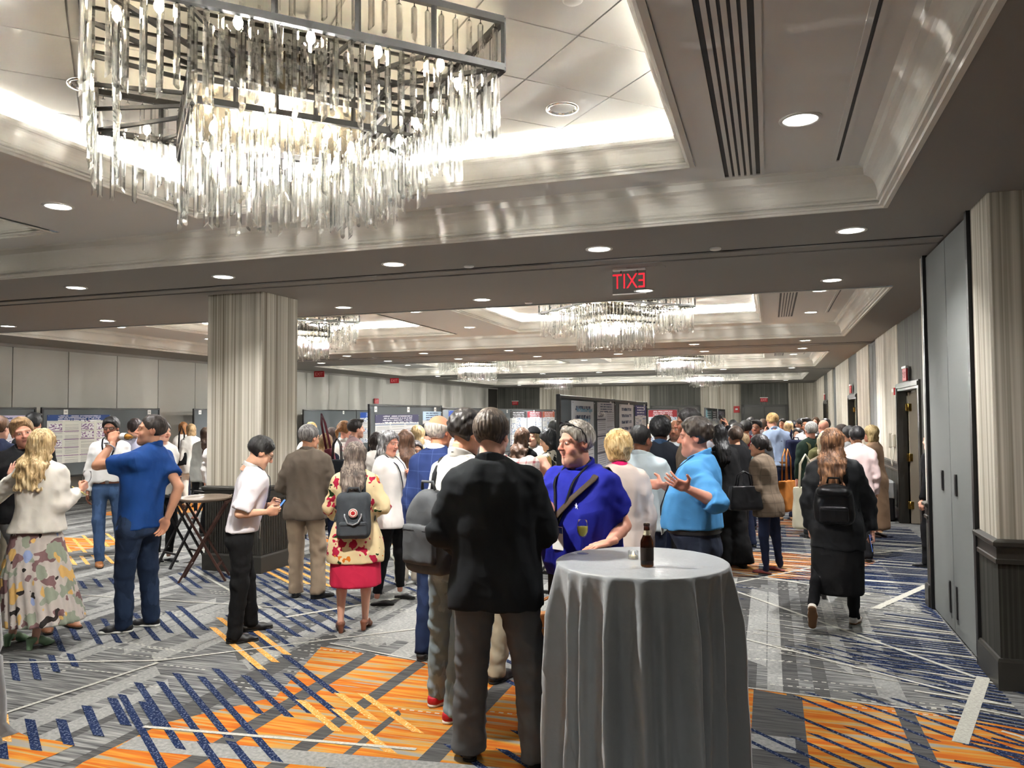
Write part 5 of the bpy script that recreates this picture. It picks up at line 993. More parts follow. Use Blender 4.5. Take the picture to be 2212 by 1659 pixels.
person('curlyblond', 'tall curly blond man in light blue shirt with navy shoulder bag', 1694, 894, foot=1122, rel=14, hx=1668, head=(20, 14, 0), skin='pink', hair=('curly', (176, 140, 88), (214, 182, 126)), topw=dict(n='shirt', m=W_(166, 184, 214), hem=.88, loose=.01), collar=(W_(166, 184, 214), .02, True), bottom=TR(NAVY), belt=((120, 90, 60), .95), shoe=('dress', (150, 116, 80)), armL=(px(1655, 960, .0), px(1652, 925, .1)))
person('greenpack', 'grey-haired man in dark green shirt wearing an olive backpack', 1752, 912, t=11.2, rel=22, skin='pink', hair=('short', (150, 148, 144), (196, 194, 190)), topw=dict(n='shirt', m=W_(34, 48, 40)), bottom=TR(W_(40, 42, 44)))
person('baldright', 'bald man in black jacket beside the grey-haired backpacker', 1779, 906, t=12.6, rel=30, skin='pink', hair=(None, (90, 70, 60)), topw=dict(n='jacket', m=BLK), bottom=TR(BLK))
person('walker', 'woman in long black coat walking away with a leather backpack, long brown hair', 1802, 928, foot=1352, rel=-4, sex='f', hx=1798, hair=('xlong', (96, 66, 46), (150, 108, 76)), wide=1.12, topw=dict(n='coat', m=W_(26, 27, 29, rough=.6), hem=.70, loose=.016, wr=1.15), bottom=[dict(n='long_skirt', m=W_(20, 20, 21), kind='skirt', bot=.31, top=.9, ab=.215, bb=.19), TR(W_(22, 22, 24), r=.95, cuff=.05)], shoe=('sneaker', (206, 196, 186), (-62, 0)), sole=(112, 80, 54), feet=(px(1756, 1372), px(1846, 1346)), lift=(.17, 0), toes=(4, -12), armR=(px(1872, 1082, .0), px(1884, 1148, -.05)), hand=('relax', 'grip'))
person('tote', 'woman in taupe cardigan carrying a cream tote, behind the black-coated walker', 1786, 934, foot=1290, rel=-2, sex='f', hair=('bob', (216, 200, 170)), topw=dict(n='cardigan', m=W_(122, 108, 92), hem=.8), bottom=TR(W_(60, 60, 64), cuff=.05), shoe=('heel', (30, 26, 26)), bare=True, feet=(px(1779, 1292), px(1824, 1284)), armL=(px(1742, 1070, .0), px(1736, 1120, .1)))
person('pinkshirt', 'black-haired man in pink shirt with a black shoulder strap', 1850, 922, t=9.4, rel=12, skin='asian', hair=('short', (22, 20, 22)), topw=dict(n='shirt', m=W_(214, 190, 188)), collar=(W_(214, 190, 188), .02, True), bottom=TR(BLK))
person('beigedress', 'blonde woman in long beige short-sleeved dress by the right wall', 1892, 920, foot=1158, rel=66, sex='f', hx=1882, skin='pink', hair=('shoulder', (170, 144, 96), (214, 190, 140)), topw=dict(n='dress', m=W_(156, 128, 104), hem=.7, sleeve='half'), bottom=dict(n='dress_skirt', m=W_(150, 122, 98), kind='skirt', bot=.12, top=.9, ab=.19, bb=.17), shoe=('flat', (60, 44, 40)))
person('heelboot', 'person in black heeled boots half hidden behind the pocket doors', 2014, 930, foot=1226, rel=60, sex='f', hair=('long', (40, 32, 30)), topw=dict(n='coat', m=BLK), bottom=TR(BLK, cuff=.05), shoe=('boot', (18, 18, 20)), feet=(px(1998, 1226), px(2016, 1222)))
# ---------------------------------------------------------------- back of the crowd
CROWD = [
 (1437, 897, 14.6, 100, 'm', 'pink', 'short', (70, 50, 40), (206, 206, 204), 'man pointing in white sleeves beyond the tall board'),
 (1449, 918, 15.9, 170, 'f', 'asian', 'bob', (24, 22, 22), (60, 64, 80), 'dark-haired woman beyond the black suited man'),
 (1470, 912, 15.5, 150, 'm', 'tan', 'crop', (120, 96, 76), (90, 96, 110), 'man with light cropped hair deep in the crowd'),
 (1535, 915, 12.5, 160, 'm', 'pink', None, (150, 130, 110), (120, 120, 126), 'pink bald head just right of the light-blue shirt man'),
 (1560, 915, 13.2, 160, 'm', 'tan', 'short', (80, 60, 46), (60, 60, 66), 'man with hand to brow deep in the crowd'),
 (1583, 907, 14.1, 10, 'm', 'tan', 'crop', (20, 20, 22), (70, 76, 84), 'man with cropped black hair below the small poster'),
 (1590, 915, 11.2, 80, 'm', 'tan', 'short', (36, 30, 28), (140, 132, 120), 'man with dark-rimmed glasses in profile deep in the crowd'),
 (1634, 908, 12.6, 165, 'm', 'brown', 'part', (18, 17, 18), (120, 126, 132), 'dark-haired man facing forward beside the red shirt'),
 (1622, 902, 17.0, 40, 'm', 'tan', 'short', (30, 28, 28), (70, 70, 80), 'black-haired man far back before the double door'),
 (1648, 906, 18.0, 10, 'f', 'fair', 'bob', (70, 54, 44), (110, 100, 100), 'brown-haired woman far back before the double door'),
 (1703, 911, 15.3, -10, 'f', 'fair', 'bob', (160, 132, 96), (150, 150, 150), 'fair-haired woman behind the curly blond man'),
 (1713, 909, 16.5, 30, 'm', 'asian', 'short', (22, 20, 22), (80, 84, 100), 'black-haired man near the far striped wall'),
 (1722, 926, 14.8, 165, 'f', 'asian', 'shoulder', (30, 26, 26), (120, 120, 130), 'young woman facing forward behind the navy bag'),
 (1731, 904, 15.6, 70, 'm', 'brown', 'short', (20, 18, 18), (50, 52, 60), 'dark-haired man in profile at the far right crowd'),
 (1743, 904, 13.8, 160, 'm', 'olive', 'part', (34, 28, 26), (214, 214, 214), 'man with glasses in white shirt facing forward at right'),
 (1783, 905, 14.4, 20, 'm', 'tan', 'short', (34, 30, 28), (30, 30, 34), 'dark-haired man right behind the bald man'),
 (1817, 918, 12.0, 60, 'f', 'fair', 'bun', (50, 38, 32), (110, 104, 100), 'dark-haired woman behind the walking woman'),
 (1834, 921, 10.8, 40, 'm', 'tan', 'short', (30, 26, 26), (150, 150, 150), 'dark-haired person left of the pink shirt'),
 (1520, 908, 19.0, 20, 'm', 'tan', 'short', (50, 40, 34), (110, 116, 128), 'man far back left of the small posters'),
 (1690, 905, 20.0, 160, 'm', 'tan', 'short', (40, 34, 30), (90, 96, 110), 'man farthest back before the right double door'),
 (1762, 902, 21.0, 160, 'f', 'fair', 'shoulder', (80, 60, 44), (130, 130, 134), 'woman farthest back by the right wall'),
]
for x_, tp, t_, rl, sx, skn, hk, hcol, tc, lb in CROWD:
    person('crowd%d' % x_, lb, x_, tp, t=t_, rel=rl, sex=sx, skin=skn, hair=(hk, hcol), topw=dict(n='top', m=W_(*tc)), bottom=TR(random.choice((BLK, NAVY, DENIM, KHAKI))), lod=3, group='people at the back of the crowd', glasses=(24, 24, 24) if 'glasses' in lb else None, beard=(30, 26, 24) if x_ in (1743,) else None,
           armL=(px(1424, 925, -.1), px(1408, 922, -.2)) if x_ == 1437 else None)
# ================================================================== THINGS IN THE ROOM
def rbox(g, c, h, r):
    q = [np.abs(a-f32(b))-f32(hh-r) for a, b, hh in zip((g.x, g.y, g.z), c, h)]
    return np.sqrt(np.maximum(q[0], 0)**2+np.maximum(q[1], 0)**2+np.maximum(q[2], 0)**2)+np.minimum(np.maximum(np.maximum(q[0], q[1]), q[2]), 0)-f32(r)
def text_obj(name, s, size, mat, parent, loc, rot, depth=.001, align='CENTER'):
    c = bpy.data.curves.new(name, 'FONT'); c.body = s; c.size = size; c.extrude = depth; c.align_x = align; c.align_y = 'CENTER'; c.resolution_u = 3
    tmp = link('tmp', c); me = bpy.data.meshes.new_from_object(tmp.evaluated_get(bpy.context.evaluated_depsgraph_get())); bpy.data.objects.remove(tmp); me.materials.clear(); me.materials.append(mat); return link(name, me, parent, loc, rot)
def thin_glass(name, tint=(255, 255, 255), rough=.02, refl=.9, bl=.14):
    m = bpy.data.materials.new(name); m.use_nodes = True; t = m.node_tree; t.nodes.clear(); o = t.nodes.new('ShaderNodeOutputMaterial'); mx = t.nodes.new('ShaderNodeMixShader'); fr = t.nodes.new('ShaderNodeLayerWeight'); fr.inputs[0].default_value = bl; tr = t.nodes.new('ShaderNodeBsdfTransparent'); tr.inputs[0].default_value = (*s2l(tint), 1); gl = t.nodes.new('ShaderNodeBsdfGlossy'); gl.inputs[0].default_value = (refl,)*3+(1,); gl.inputs[1].default_value = rough
    mu = t.nodes.new('ShaderNodeMath'); mu.operation = 'MULTIPLY'; mu.inputs[1].default_value = .6; t.links.new(fr.outputs['Fresnel'], mu.inputs[0]); t.links.new(mu.outputs[0], mx.inputs[0]); t.links.new(tr.outputs[0], mx.inputs[1]); t.links.new(gl.outputs[0], mx.inputs[2]); t.links.new(mx.outputs[0], o.inputs[0]); return m
# ---------------- draped cocktail tables
def draped_table(cx, cy_, rt, H_, flare, seed, col, label, clabel, nf=23):
    tb = empty('cocktail_table', (cx, cy_, 0), label=label, cat='table'); mt = plain('table_wood', (120, 96, 70), .5)
    MB().lathe([(rt-.02, H_-.035), (rt-.012, H_-.03), (rt-.012, H_-.008), (rt-.02, H_-.004)], n=48).obj('tabletop', mt, tb); MB().lathe([(.04, .05), (.035, H_-.035)], n=20).obj('pole', M_BLACK, tb); MB().lathe([(.26, .0), (.26, .015), (.05, .05)], n=32).obj('base', M_BLACK, tb)
    rr = random.Random(seed); n = 320; V, F = [], []; fold = [(rr.uniform(0, 6.28), rr.uniform(.3, 1.5), rr.uniform(.028, .075)) for _ in range(nf)]
    def f(th): 
        s_ = 0
        for i, (p, a, wd) in enumerate(fold): q = (2*math.pi*i/nf+p*.035); d = (th-q+math.pi) % (2*math.pi)-math.pi; s_ += a*math.exp(-(d/wd)**2)
        return s_
    ft = [f(2*math.pi*k/n) for k in range(n)]; rows = [(.0, None), (.35, None), (.7, None), (.93, None), (.985, None), (1.0, 'rim')]
    V.append((0, 0, H_+.001))
    for fr, kd in rows[1:]:
        for k in range(n): a = 2*math.pi*k/n; V.append((rt*fr*math.cos(a), rt*fr*math.sin(a), H_+.001-(.004 if fr == 1 else 0)))
    zs = [H_-.02, H_-.06]+list(np.linspace(H_-.12, .08, 15))+[.03, .004]; nr = len(rows)-1
    for z in zs:
        u = 1-z/H_
        for k in range(n):
            a = 2*math.pi*k/n; lag = .10*math.sin(3*a+seed)*u; fk = ft[int((k+lag*n/6.28*.4)) % n]
            r_ = rt+.002+flare*.10*u+flare*fk*(min(1, u*4.5)**.8)*(.65+.45*u)-flare*.55*min(1, u*6)*(1-min(1, fk))+.004*math.sin(a*57+z*18)*u+.006*math.sin(a*9+z*7+seed)*u
            if z < .06: r_ += (.06-z)*.9*fk
            V.append((r_*math.cos(a), r_*math.sin(a), z))
    for k in range(n): F.append((0, 1+k, 1+(k+1) % n))
    tot = nr+len(zs)
    for i in range(tot-1):
        for k in range(n): F.append((1+i*n+k, 1+(i+1)*n+k, 1+(i+1)*n+(k+1) % n, 1+i*n+(k+1) % n))
    m, nn = newmat('satin_cloth', .42, .5); x, y, z = nn.pos(); v = nn.vec(x, y, z); c = s2l(col); nz = nn.noise(nn.vec(x*3, y*3, z*2), 1, 3)
    nn.color(nn.mix(nz, tuple(q*.93 for q in c), tuple(min(1, q*1.06) for q in c))); nn.b.inputs['Sheen Weight'].default_value = .25; nn.bump(nn.noise(v, 11, 3, .6)+(nn.noise(nn.vec(x*2, y*14, z*9), 1, 1)*.5), .25, .02)
    o = link('tablecloth', setmesh('tablecloth', V, F, m, smooth=True), None, (cx, cy_, 0)); tag(o, clabel, 'tablecloth'); return o
TZ = 1.07
draped_table(-.60, 3.80, .412, TZ, .058, 3, (142, 145, 146), 'round cocktail table hidden under a floor-length grey cloth', 'floor-length grey satin cloth over the cocktail table with bottle and candle')
draped_table(-4.30, 2.82, .40, TZ, .10, 8, (96, 96, 96), 'second draped cocktail table cut off at the lower left corner', 'dark grey cloth edge at the lower left corner of the view')
# beer bottle
M_BROWNGLASS = glass('brown_glass', (120, 62, 18), .02); bp_ = onz(1398, 1224, TZ)
e = empty('beer_bottle', (bp_[0], bp_[1], TZ+.003), label='brown glass beer bottle standing on the grey table', cat='bottle')
MB().lathe([(.004, 0), (.028, 0), (.0305, .005), (.0305, .105), (.029, .118), (.020, .138), (.0145, .152), (.0135, .185), (.0150, .187), (.0150, .197), (.011, .198), (.0105, .15), (.016, .13), (.026, .112), (.0275, .01), (.004, .008)], n=32).obj('bottle_glass', M_BROWNGLASS, e)
MB().lathe([(.027, .010), (.027, .075), (.004, .0755)], n=24, cap=(True, False)).obj('beer', plain('beer', (92, 46, 10), .2, .4), e)
MB().lathe([(.0310, .028), (.0310, .088)], n=32, cap=(False, False)).obj('label', plain('bottle_label', (38, 26, 18), .6), e); MB().lathe([(.0185, .141), (.0150, .153), (.0142, .166)], n=24, cap=(False, False)).obj('neck_label', plain('neck_label', (196, 186, 160), .6), e); MB().lathe([(.0146, .158), (.0142, .164)], n=24, cap=(False, False)).obj('neck_band', plain('band', (30, 26, 22), .6), e)
# wine glasses
GL = thin_glass('wine_glass')
def wineglass(loc, rot, label, s=1.0, wine=True):
    e = empty('wine_glass', loc, label=label, cat='glass'); e.rotation_euler = rot; e.scale = (s,)*3
    MB().lathe([(.030, 0), (.030, .0015), (.006, .004), (.0032, .01), (.003, .07), (.006, .078), (.018, .090), (.0265, .108), (.0290, .125), (.0270, .150), (.0235, .170), (.0226, .170), (.0262, .150), (.0280, .125), (.0255, .109), (.017, .092), (.003, .084)], n=32, cap=(True, True)).obj('glass_body', GL, e)
    if wine: MB().lathe([(.002, .0846), (.0165, .0925), (.0250, .1092), (.0274, .125), (.0268, .138), (.002, .138)], n=28).obj('wine', plain('white_wine', (206, 196, 92), .1, .4), e)
wp_ = onz(1259, 1197, TZ); wineglass((wp_[0], wp_[1], TZ+.003), (0, 0, 0), 'glass of white wine under the fingers of the royal-blue polo man')
Pb = PEOPLE['blonde']; hm = Pb.M@Pb.hands[1]@np.array([0, .07, -.02, 1]); wineglass((hm[0], hm[1], hm[2]-.085), (0, R(8), 0), 'empty wine glass held by the woman in white blazer', 1.15, False)
e = tag(MB().box(-.05, .05, -.004, .004, -.06, .06, b=.002).obj('napkin', plain('yellow_napkin', (232, 216, 140), .8), None, (hm[0]+.0, hm[1]-.05, hm[2]-.05), (R(70), R(30), R(20))), 'folded yellow napkin in the white-blazer woman\'s hand', 'napkin')
# tealight
cp_ = onz(1368, 1208, TZ); e = empty('tealight', (cp_[0], cp_[1], TZ+.002), label='lit tealight candle in a small clear glass on the table', cat='candle')
MB().lathe([(.024, 0), (.026, .002), (.026, .040), (.0245, .040), (.0245, .004), (.002, .004)], n=28).obj('glass_cup', GL, e); MB().lathe([(.022, .005), (.022, .018), (.002, .0182)], n=24).obj('wax', plain('wax', (236, 226, 196), .5), e)
MB().lathe([(.001, .018), (.004, .023), (.003, .030), (.0003, .038)], n=10).obj('flame', emis('flame', (255, 210, 130), 8), e)
# drinking man's bottle and phones
Pp = PEOPLE['polo']; mo = (Pp.M@Pp.Mh@np.array([0, .098, -.062, 1]))[:3]; hb = (Pp.M@Pp.hands[-1]@np.array([0, .07, -.03, 1]))[:3]
e = empty('drink_bottle', tuple(mo), label='clear bottle raised to the blue polo man\'s lips', cat='bottle'); dv = unit(hb-mo); e.rotation_euler = Vector((-dv[0], -dv[1], -dv[2])).to_track_quat('Z', 'Y').to_euler()
MB().lathe([(.003, -.20), (.028, -.20), (.030, -.195), (.030, -.10), (.024, -.075), (.012, -.05), (.012, -.0), (.010, 0), (.010, -.05), (.02, -.075), (.027, -.10), (.027, -.19), (.003, -.192)], n=24).obj('bottle_glass', GL, e); MB().lathe([(.026, -.16), (.026, -.105), (.011, -.06), (.002, -.06)], n=20).obj('drink', plain('amber_drink', (190, 130, 50), .2), e); MB().lathe([(.0306, -.18), (.0306, -.12)], n=24, cap=(False, False)).obj('label', plain('white_label', (230, 228, 222), .6), e)
def phone(P, side, label, off=(0, .085, -.03), rot=(0, 0, 0), scr=(60, 90, 150)):
    M_ = P.M@P.hands[side]; c_ = (M_@np.array([*off, 1]))[:3]; e = empty('phone', tuple(c_), label=label, cat='phone'); e.rotation_euler = Matrix([list(M_[i, :3]) for i in range(3)]).to_euler(); e.rotation_euler.rotate_axis('X', rot[0]); e.rotation_euler.rotate_axis('Y', rot[1])
    b = MB().box(-.036, .036, -.073, .073, -.004, .004, b=.002).obj('case', plain('phone_case', (30, 30, 34), .3, .5), e); MB().box(-.033, .033, -.069, .069, .0041, .0048).obj('screen', emis('phone_screen', scr, .8), e)
P6 = PEOPLE['phone']; w1 = (P6.M@np.append(P6.arms[1][2], 1))[:3]; w2 = (P6.M@np.append(P6.arms[-1][2], 1))[:3]
e = empty('phone', tuple(at(604, 1096, P6.t-.0)), label='smartphone in the hands of the man in the white short-sleeved shirt', cat='phone', ); e.rotation_euler = (R(52), R(0), P6.th)
MB().box(-.036, .036, -.074, .074, -.004, .004, b=.002).obj('case', plain('phone_case', (30, 30, 34), .3, .5), e); MB().box(-.033, .033, -.07, .07, .0041, .0048).obj('screen', emis('phone_screen', (70, 110, 190), .8), e)
phone(PEOPLE['walker'], 1, 'smartphone hanging in the walking woman\'s right hand'); phone(PEOPLE['pattern'], -1, 'phone held up by the woman in the patterned top'); phone(PEOPLE['photog'], 1, 'phone raised above the crowd by the person in black')
# ---------------- bags
def strapline(mb, pts, r_=.018, flat=.25): mb.tube(pts, r_, 6, flat=flat)
def backpack(key, label, col, w_, d_, h_, zc, strap=None, xo=0.0, logo=False, top='flat', pocket=None, vox=.011, rough=.8, handles=None, cat='backpack'):
    P = PEOPLE[key]; S = P.S; yb = P.surf(xo, zc*S, -1, .016)-d_/2; c = np.array([xo, yb, zc*S]); wc_ = (P.M@np.append(c, 1))[:3]
    e = empty('backpack', tuple(wc_), P.th, label=label, cat=cat); mt = cloth(col, rough)
    g = Grid((-w_/2-.04, -d_/2-.05, -h_/2-.04), (w_/2+.04, d_/2+.04, h_/2+.06), vox); d = rbox(g, (0, 0, 0), (w_/2, d_/2, h_/2), min(.05, d_*.4))
    if top == 'round': d = smax(d, ell(g, (0, 0, -h_*.18), (w_*.62, d_*.9, h_*.68)), .03)
    if top == 'sack': d = smax(d, ell(g, (0, 0, -h_*.12), (w_*.60, d_*.75, h_*.62)), .04); d = smin(d, rbox(g, (0, -.02, h_*.28), (w_*.40, d_*.5, h_*.10), .03), .02)
    d = d+wob(g, 26, .003, 1.0); V, F = nets(d, g); link('pack_body', npmesh('pack_body', V, F, mt), e)
    if pocket:
        pw, ph, pz = pocket; g = Grid((-pw/2-.03, -d_/2-.06, pz-ph/2-.03), (pw/2+.03, -d_/2+.05, pz+ph/2+.03), vox*.8); d = rbox(g, (0, -d_/2, pz), (pw/2, .032, ph/2), .022)+wob(g, 30, .0015); V, F = nets(d, g); link('front_pocket', npmesh('front_pocket', V, F, mt), e)
        MB().bar((-pw/2+.01, -d_/2-.030, pz+ph/2-.03), (pw/2-.01, -d_/2-.030, pz+ph/2-.03), .006).obj('zip', plain('zip', (30, 30, 32), .4), e)
    sc = cloth(strap or col, rough)
    for s in (-1, 1):
        x0 = s*w_*.27; mb = MB(); P_ = []
        for q in ((x0, P.surf(x0+xo, 1.30*S, -1, .012), 1.30*S), (x0, P.surf(x0+xo, 1.40*S, -1, .010), 1.40*S), (s*.105*S, P.tor[4][-2]-.02, 1.485*S), (s*.115*S, P.surf(s*.115*S, 1.42*S, 1, .012), 1.41*S), (s*.13*S, P.surf(s*.13*S, 1.28*S, 1, .014), 1.27*S), (s*.16*S, P.surf(s*.155*S, 1.12*S, 1, .01)-.03, 1.11*S), (s*.18*S, -.06, 1.04*S)): P_.append(np.array(q)-c)
        strapline(mb, P_, .022); mb.obj('strap', sc, e)
    hd = MB(); hd.tube([(-.05, -d_*.1, h_/2-.01), (-.04, -d_*.15, h_/2+.035), (.04, -d_*.15, h_/2+.035), (.05, -d_*.1, h_/2-.01)], .009, 8); hd.obj('grab_handle', cloth(handles or col), e)
    if logo:
        for q in (-1, 1): hb_ = MB(); hb_.tube([(q*.065, -d_/2-.012, h_*.05), (q*.065, -d_/2-.03, .0), (q*.04, -d_/2-.045, -h_*.13), (0, -d_/2-.048, -h_*.17)], .006, 6); hb_.obj('carry_handle', cloth((150, 152, 154)), e)
        lg = MB().lathe([(.002, .006), (.034, .006), (.036, .004), (.036, 0)], n=32).obj('round_patch', plain('patch_cream', (226, 214, 196), .7), e, (0, -d_/2-.012, h_*.07), (R(90), 0, 0))
        MB().lathe([(.031, .0062), (.031, .0075), (.026, .0075), (.026, .0062)], n=32, cap=(False, False)).obj('patch_ring', plain('patch_red', (186, 40, 44), .7), lg); MB().lathe([(.002, .0075), (.016, .0075), (.018, .0062)], n=7).obj('patch_emblem', plain('patch_red', (186, 40, 44), .7), lg)
    return e
backpack('redskirt', 'charcoal canvas backpack with round red-and-cream patch on the red-skirted woman', (66, 70, 74), .27, .13, .37, 1.11, logo=True, pocket=(.22, .12, -.10), vox=.009)
backpack('walker', 'glossy black leather backpack with flap on the walking woman', (20, 20, 21), .31, .14, .34, 1.12, top='sack', pocket=(.22, .13, -.08), rough=.28, vox=.011)
backpack('greenpack', 'olive green hiking backpack on the grey-haired man', (92, 90, 58), .30, .18, .46, 1.15, top='sack', vox=.02)
backpack('teal', 'dark strapped backpack on the woman in teal', (40, 44, 48), .26, .14, .38, 1.15, vox=.02)
backpack('curlyblond', 'navy backpack hanging off the curly blond man\'s right shoulder', (30, 34, 58), .30, .16, .46, 1.10, xo=.12, vox=.02)
# cream man's grey-and-black backpack hangs on his left side toward the camera
backpack('cream', 'grey and black backpack on the man in the cream shirt', (78, 80, 82), .30, .17, .48, 1.10, strap=(26, 26, 28), top='round', pocket=(.24, .22, -.07))
def bag(name, label, px_, py_, t_, w_, d_, h_, col, rz, hl=.12, rough=.5, cat='bag', tilt=0.0, soft=.02, vox=.009):
    c = at(px_, py_, t_); e = empty(name, tuple(c), rz, label=label, cat=cat); e.rotation_euler[1] = tilt; mt = cloth(col, rough, fold=.2)
    g = Grid((-w_/2-.04, -d_/2-.04, -h_/2-.03), (w_/2+.04, d_/2+.04, h_/2+.03), vox); d = rbox(g, (0, 0, 0), (w_/2, d_/2, h_/2), soft)+(g.z/h_)*d_*.25+wob(g, 22, .003, 2); V, F = nets(d, g); link('bag_body', npmesh('bag_body', V, F, mt), e)
    for s in (-1, 1): mb = MB(); mb.tube([(-w_*.25, s*d_*.2, h_/2-.02), (-w_*.2, s*d_*.2, h_/2+hl*.7), (0, s*d_*.15, h_/2+hl), (w_*.2, s*d_*.2, h_/2+hl*.7), (w_*.25, s*d_*.2, h_/2-.02)], .008, 8); mb.obj('handle', mt, e)
    return e
e = bag('leather_bag', 'tan leather holdall standing on the carpet behind the table', 1186, 1336, 5.75, .30, .16, .34, (196, 134, 78), R(10), .09, .45, soft=.03); c = plain('steel', (150, 150, 150), .3, .5, 1.0); e.location.z = .172
MB().bar((-.12, -.086, .06), (.12, -.086, .06), .008).bar((-.06, -.09, .055), (-.06, -.09, .0), .008).obj('zip', c, e); MB().box(-.152, .152, -.086, .086, -.13, -.105, b=.004).obj('base_strap', cloth((176, 112, 62), .5), e)
bag('tote_bag', 'cream canvas tote hanging from the taupe-cardigan woman\'s shoulder', 1742, 1095, 7.45, .26, .05, .40, (196, 190, 168), R(20), .30, .9)
bag('handbag', 'large black leather handbag at the black-clad woman\'s side', 1608, 1072, 8.5, .34, .14, .26, (22, 22, 24), R(25), .14, .35)
bag('tan_tote', 'brown leather tote hanging behind the plaid-blazer woman', 1700, 1068, 8.8, .24, .12, .34, (142, 88, 40), R(60), .34, .45)
bag('burgundy_tote', 'burgundy tote hanging from a shoulder right of the brown blazer', 714, 992, 10.0, .12, .1, .30, (88, 34, 44), R(10), .45, .6, tilt=R(-12), vox=.014)
bag('black_bag', 'black shoulder bag below the burgundy tote', 728, 1012, 9.9, .24, .12, .26, (24, 26, 32), R(10), .25, .6, vox=.014)
bag('shoulder_bag', 'black shoulder bag on the auburn-haired woman by the partition', 392, 990, 15.3, .24, .1, .26, (20, 20, 22), R(20), .5, .5, vox=.018)
# cross-body strap and bag of the royal-blue man; sunglasses on his head
P = PEOPLE['royal']; S = P.S; mb = MB(); pts = []
for u in np.linspace(0, 1, 14): z = (1.43-.47*u)*S; xx = (-.135+.33*u)*S*1.1; pts.append((xx, P.surf(xx, z, 1, .020), z))
pts = [(-.125*S, P.tor[4][-2]-.03, 1.49*S), (-.13*S, P.tor[4][-2]+.03, 1.478*S)]+pts
e = empty('crossbody_bag', tuple(P.base), P.th, label='brown webbing shoulder strap and bag worn across the royal-blue polo', cat='bag'); mb.tube(pts, .026, 8, flat=.2); mb.obj('strap', cloth((66, 54, 44), .8), e)
MB().tube([(-.125*S, P.tor[4][-2]-.03, 1.49*S)]+[((-.10+.33*u)*S, P.surf((-.10+.33*u)*S, (1.44-.46*u)*S, -1, .02), (1.44-.46*u)*S) for u in np.linspace(0, 1, 10)], .026, 8, flat=.2).obj('strap', cloth((66, 54, 44), .8), e); MB().box(.18, .26, -.15, .1, .70, .95, b=.02).obj('bag_body', cloth((50, 44, 40), .7), e)
lx, lz = -.105*S, 1.285*S; MB().add([(q[0]*.011, 0, q[1]*.011) for q in ((-1, -1.3), (-.5, -.2), (-1.1, .3), (-.4, .5), (-.1, 1.6), (.4, 1.5), (.3, .6), (1.1, .9), (.9, .3), (.4, .1), (.9, -1.2), (.4, -1.3), (.1, -.4), (-.5, -1.3))], [tuple(range(14))]).obj('shirt_emblem', plain('emblem_white', (230, 232, 240), .7), P.root, (lx, P.surf(lx, lz, 1, .012), lz))
sg = empty('sunglasses', tuple((P.M@P.Mh@np.array([0, .0, .10, 1]))[:3]), label='dark sunglasses pushed up on the royal-blue polo man\'s grey hair', cat='sunglasses'); Mq = P.M@P.Mh; T_ = lambda q: tuple((Mq@np.array([*q, 1]))[:3]-np.array(sg.location)); mb = MB()
for s in (-1, 1): mb.tube([T_(q) for q in ((s*.07, .045, .105), (s*.090, .01, .085), (s*.092, -.015, .045), (s*.090, -.02, .005))], .0035, 6)
mb.tube([T_((.072*math.cos(a), .045+.02*math.sin(a), .105+.018*math.sin(a))) for a in np.linspace(0, math.pi, 12)], .005, 6); mb.obj('frame', plain('sunglass_frame', (20, 18, 18), .3, .5), sg); mb = MB()
for s in (-1, 1): mb.add([T_((s*.033+.028*math.cos(a), .058+.014*math.sin(a), .116+.020*math.sin(a))) for a in np.linspace(0, 2*math.pi, 16, endpoint=False)], [tuple(range(16))])
mb.obj('lenses', plain('sunglass_lens', (26, 22, 20), .1, .6), sg)
Pbw = PEOPLE['blonde']; sg = empty('hair_glasses', tuple((Pbw.M@Pbw.Mh@np.array([0, .0, .10, 1]))[:3]), label='dark glasses pushed up in the blonde woman\'s hair', cat='sunglasses'); Mq = Pbw.M@Pbw.Mh; mb = MB()
mb.tube([T_((.085*math.cos(a), .03+.03*math.sin(a), .105+.014*math.sin(a)-.03*abs(math.cos(a)))) for a in np.linspace(0, math.pi, 14)], .005, 6); mb.obj('frame', plain('sunglass_frame', (20, 18, 18), .3, .5), sg)
# ---------------- folding tray stands by the column
def traystand(x, y, rz, col, label, tray=True):
    e = empty('tray_stand', (x, y, 0), rz, label=label, cat='tray stand'); mt = plain('stand_wood', col, .5, .3)
    for s in (-1, 1):
        for q in (-1, 1): MB().bar((q*.24, s*.15, 0.0), (-q*.24, s*.15, .86), .03, .022).obj('leg', mt, e)
        MB().bar((s*.24, -.17, .85), (s*.24, .17, .85), .03).obj('top_rail', mt, e); MB().bar((s*.15, -.15, .16), (s*.15, .15, .16), .022).obj('stretcher', mt, e)
    if tray:
        t_ = empty('oval_tray', (x, y, .866), rz, label='large oval brown serving tray on the wooden stand by the column', cat='tray'); mb = MB(); mb.lathe([(.004, 0), (.30, 0), (.33, .012), (.345, .034), (.335, .036), (.32, .014), (.29, .006), (.004, .006)], n=56); o = mb.obj('tray_dish', plain('tray_brown', (112, 98, 84), .45, .4), t_); o.scale = (.80, 1.0, 1)
        for s in (-1, 1): MB().tube([(s*.262, -.05, .034), (s*.275, -.03, .05), (s*.275, .03, .05), (s*.262, .05, .034)], .007, 6).obj('tray_handle', plain('tray_brown', (112, 98, 84), .45, .4), t_)
traystand(-5.92, 7.14, R(30), (64, 40, 32), 'dark red wooden folding tray stand in front of the column')
traystand(-6.75, 7.75, R(70), (26, 24, 24), 'black folding tray stand at the left side of the column', False)
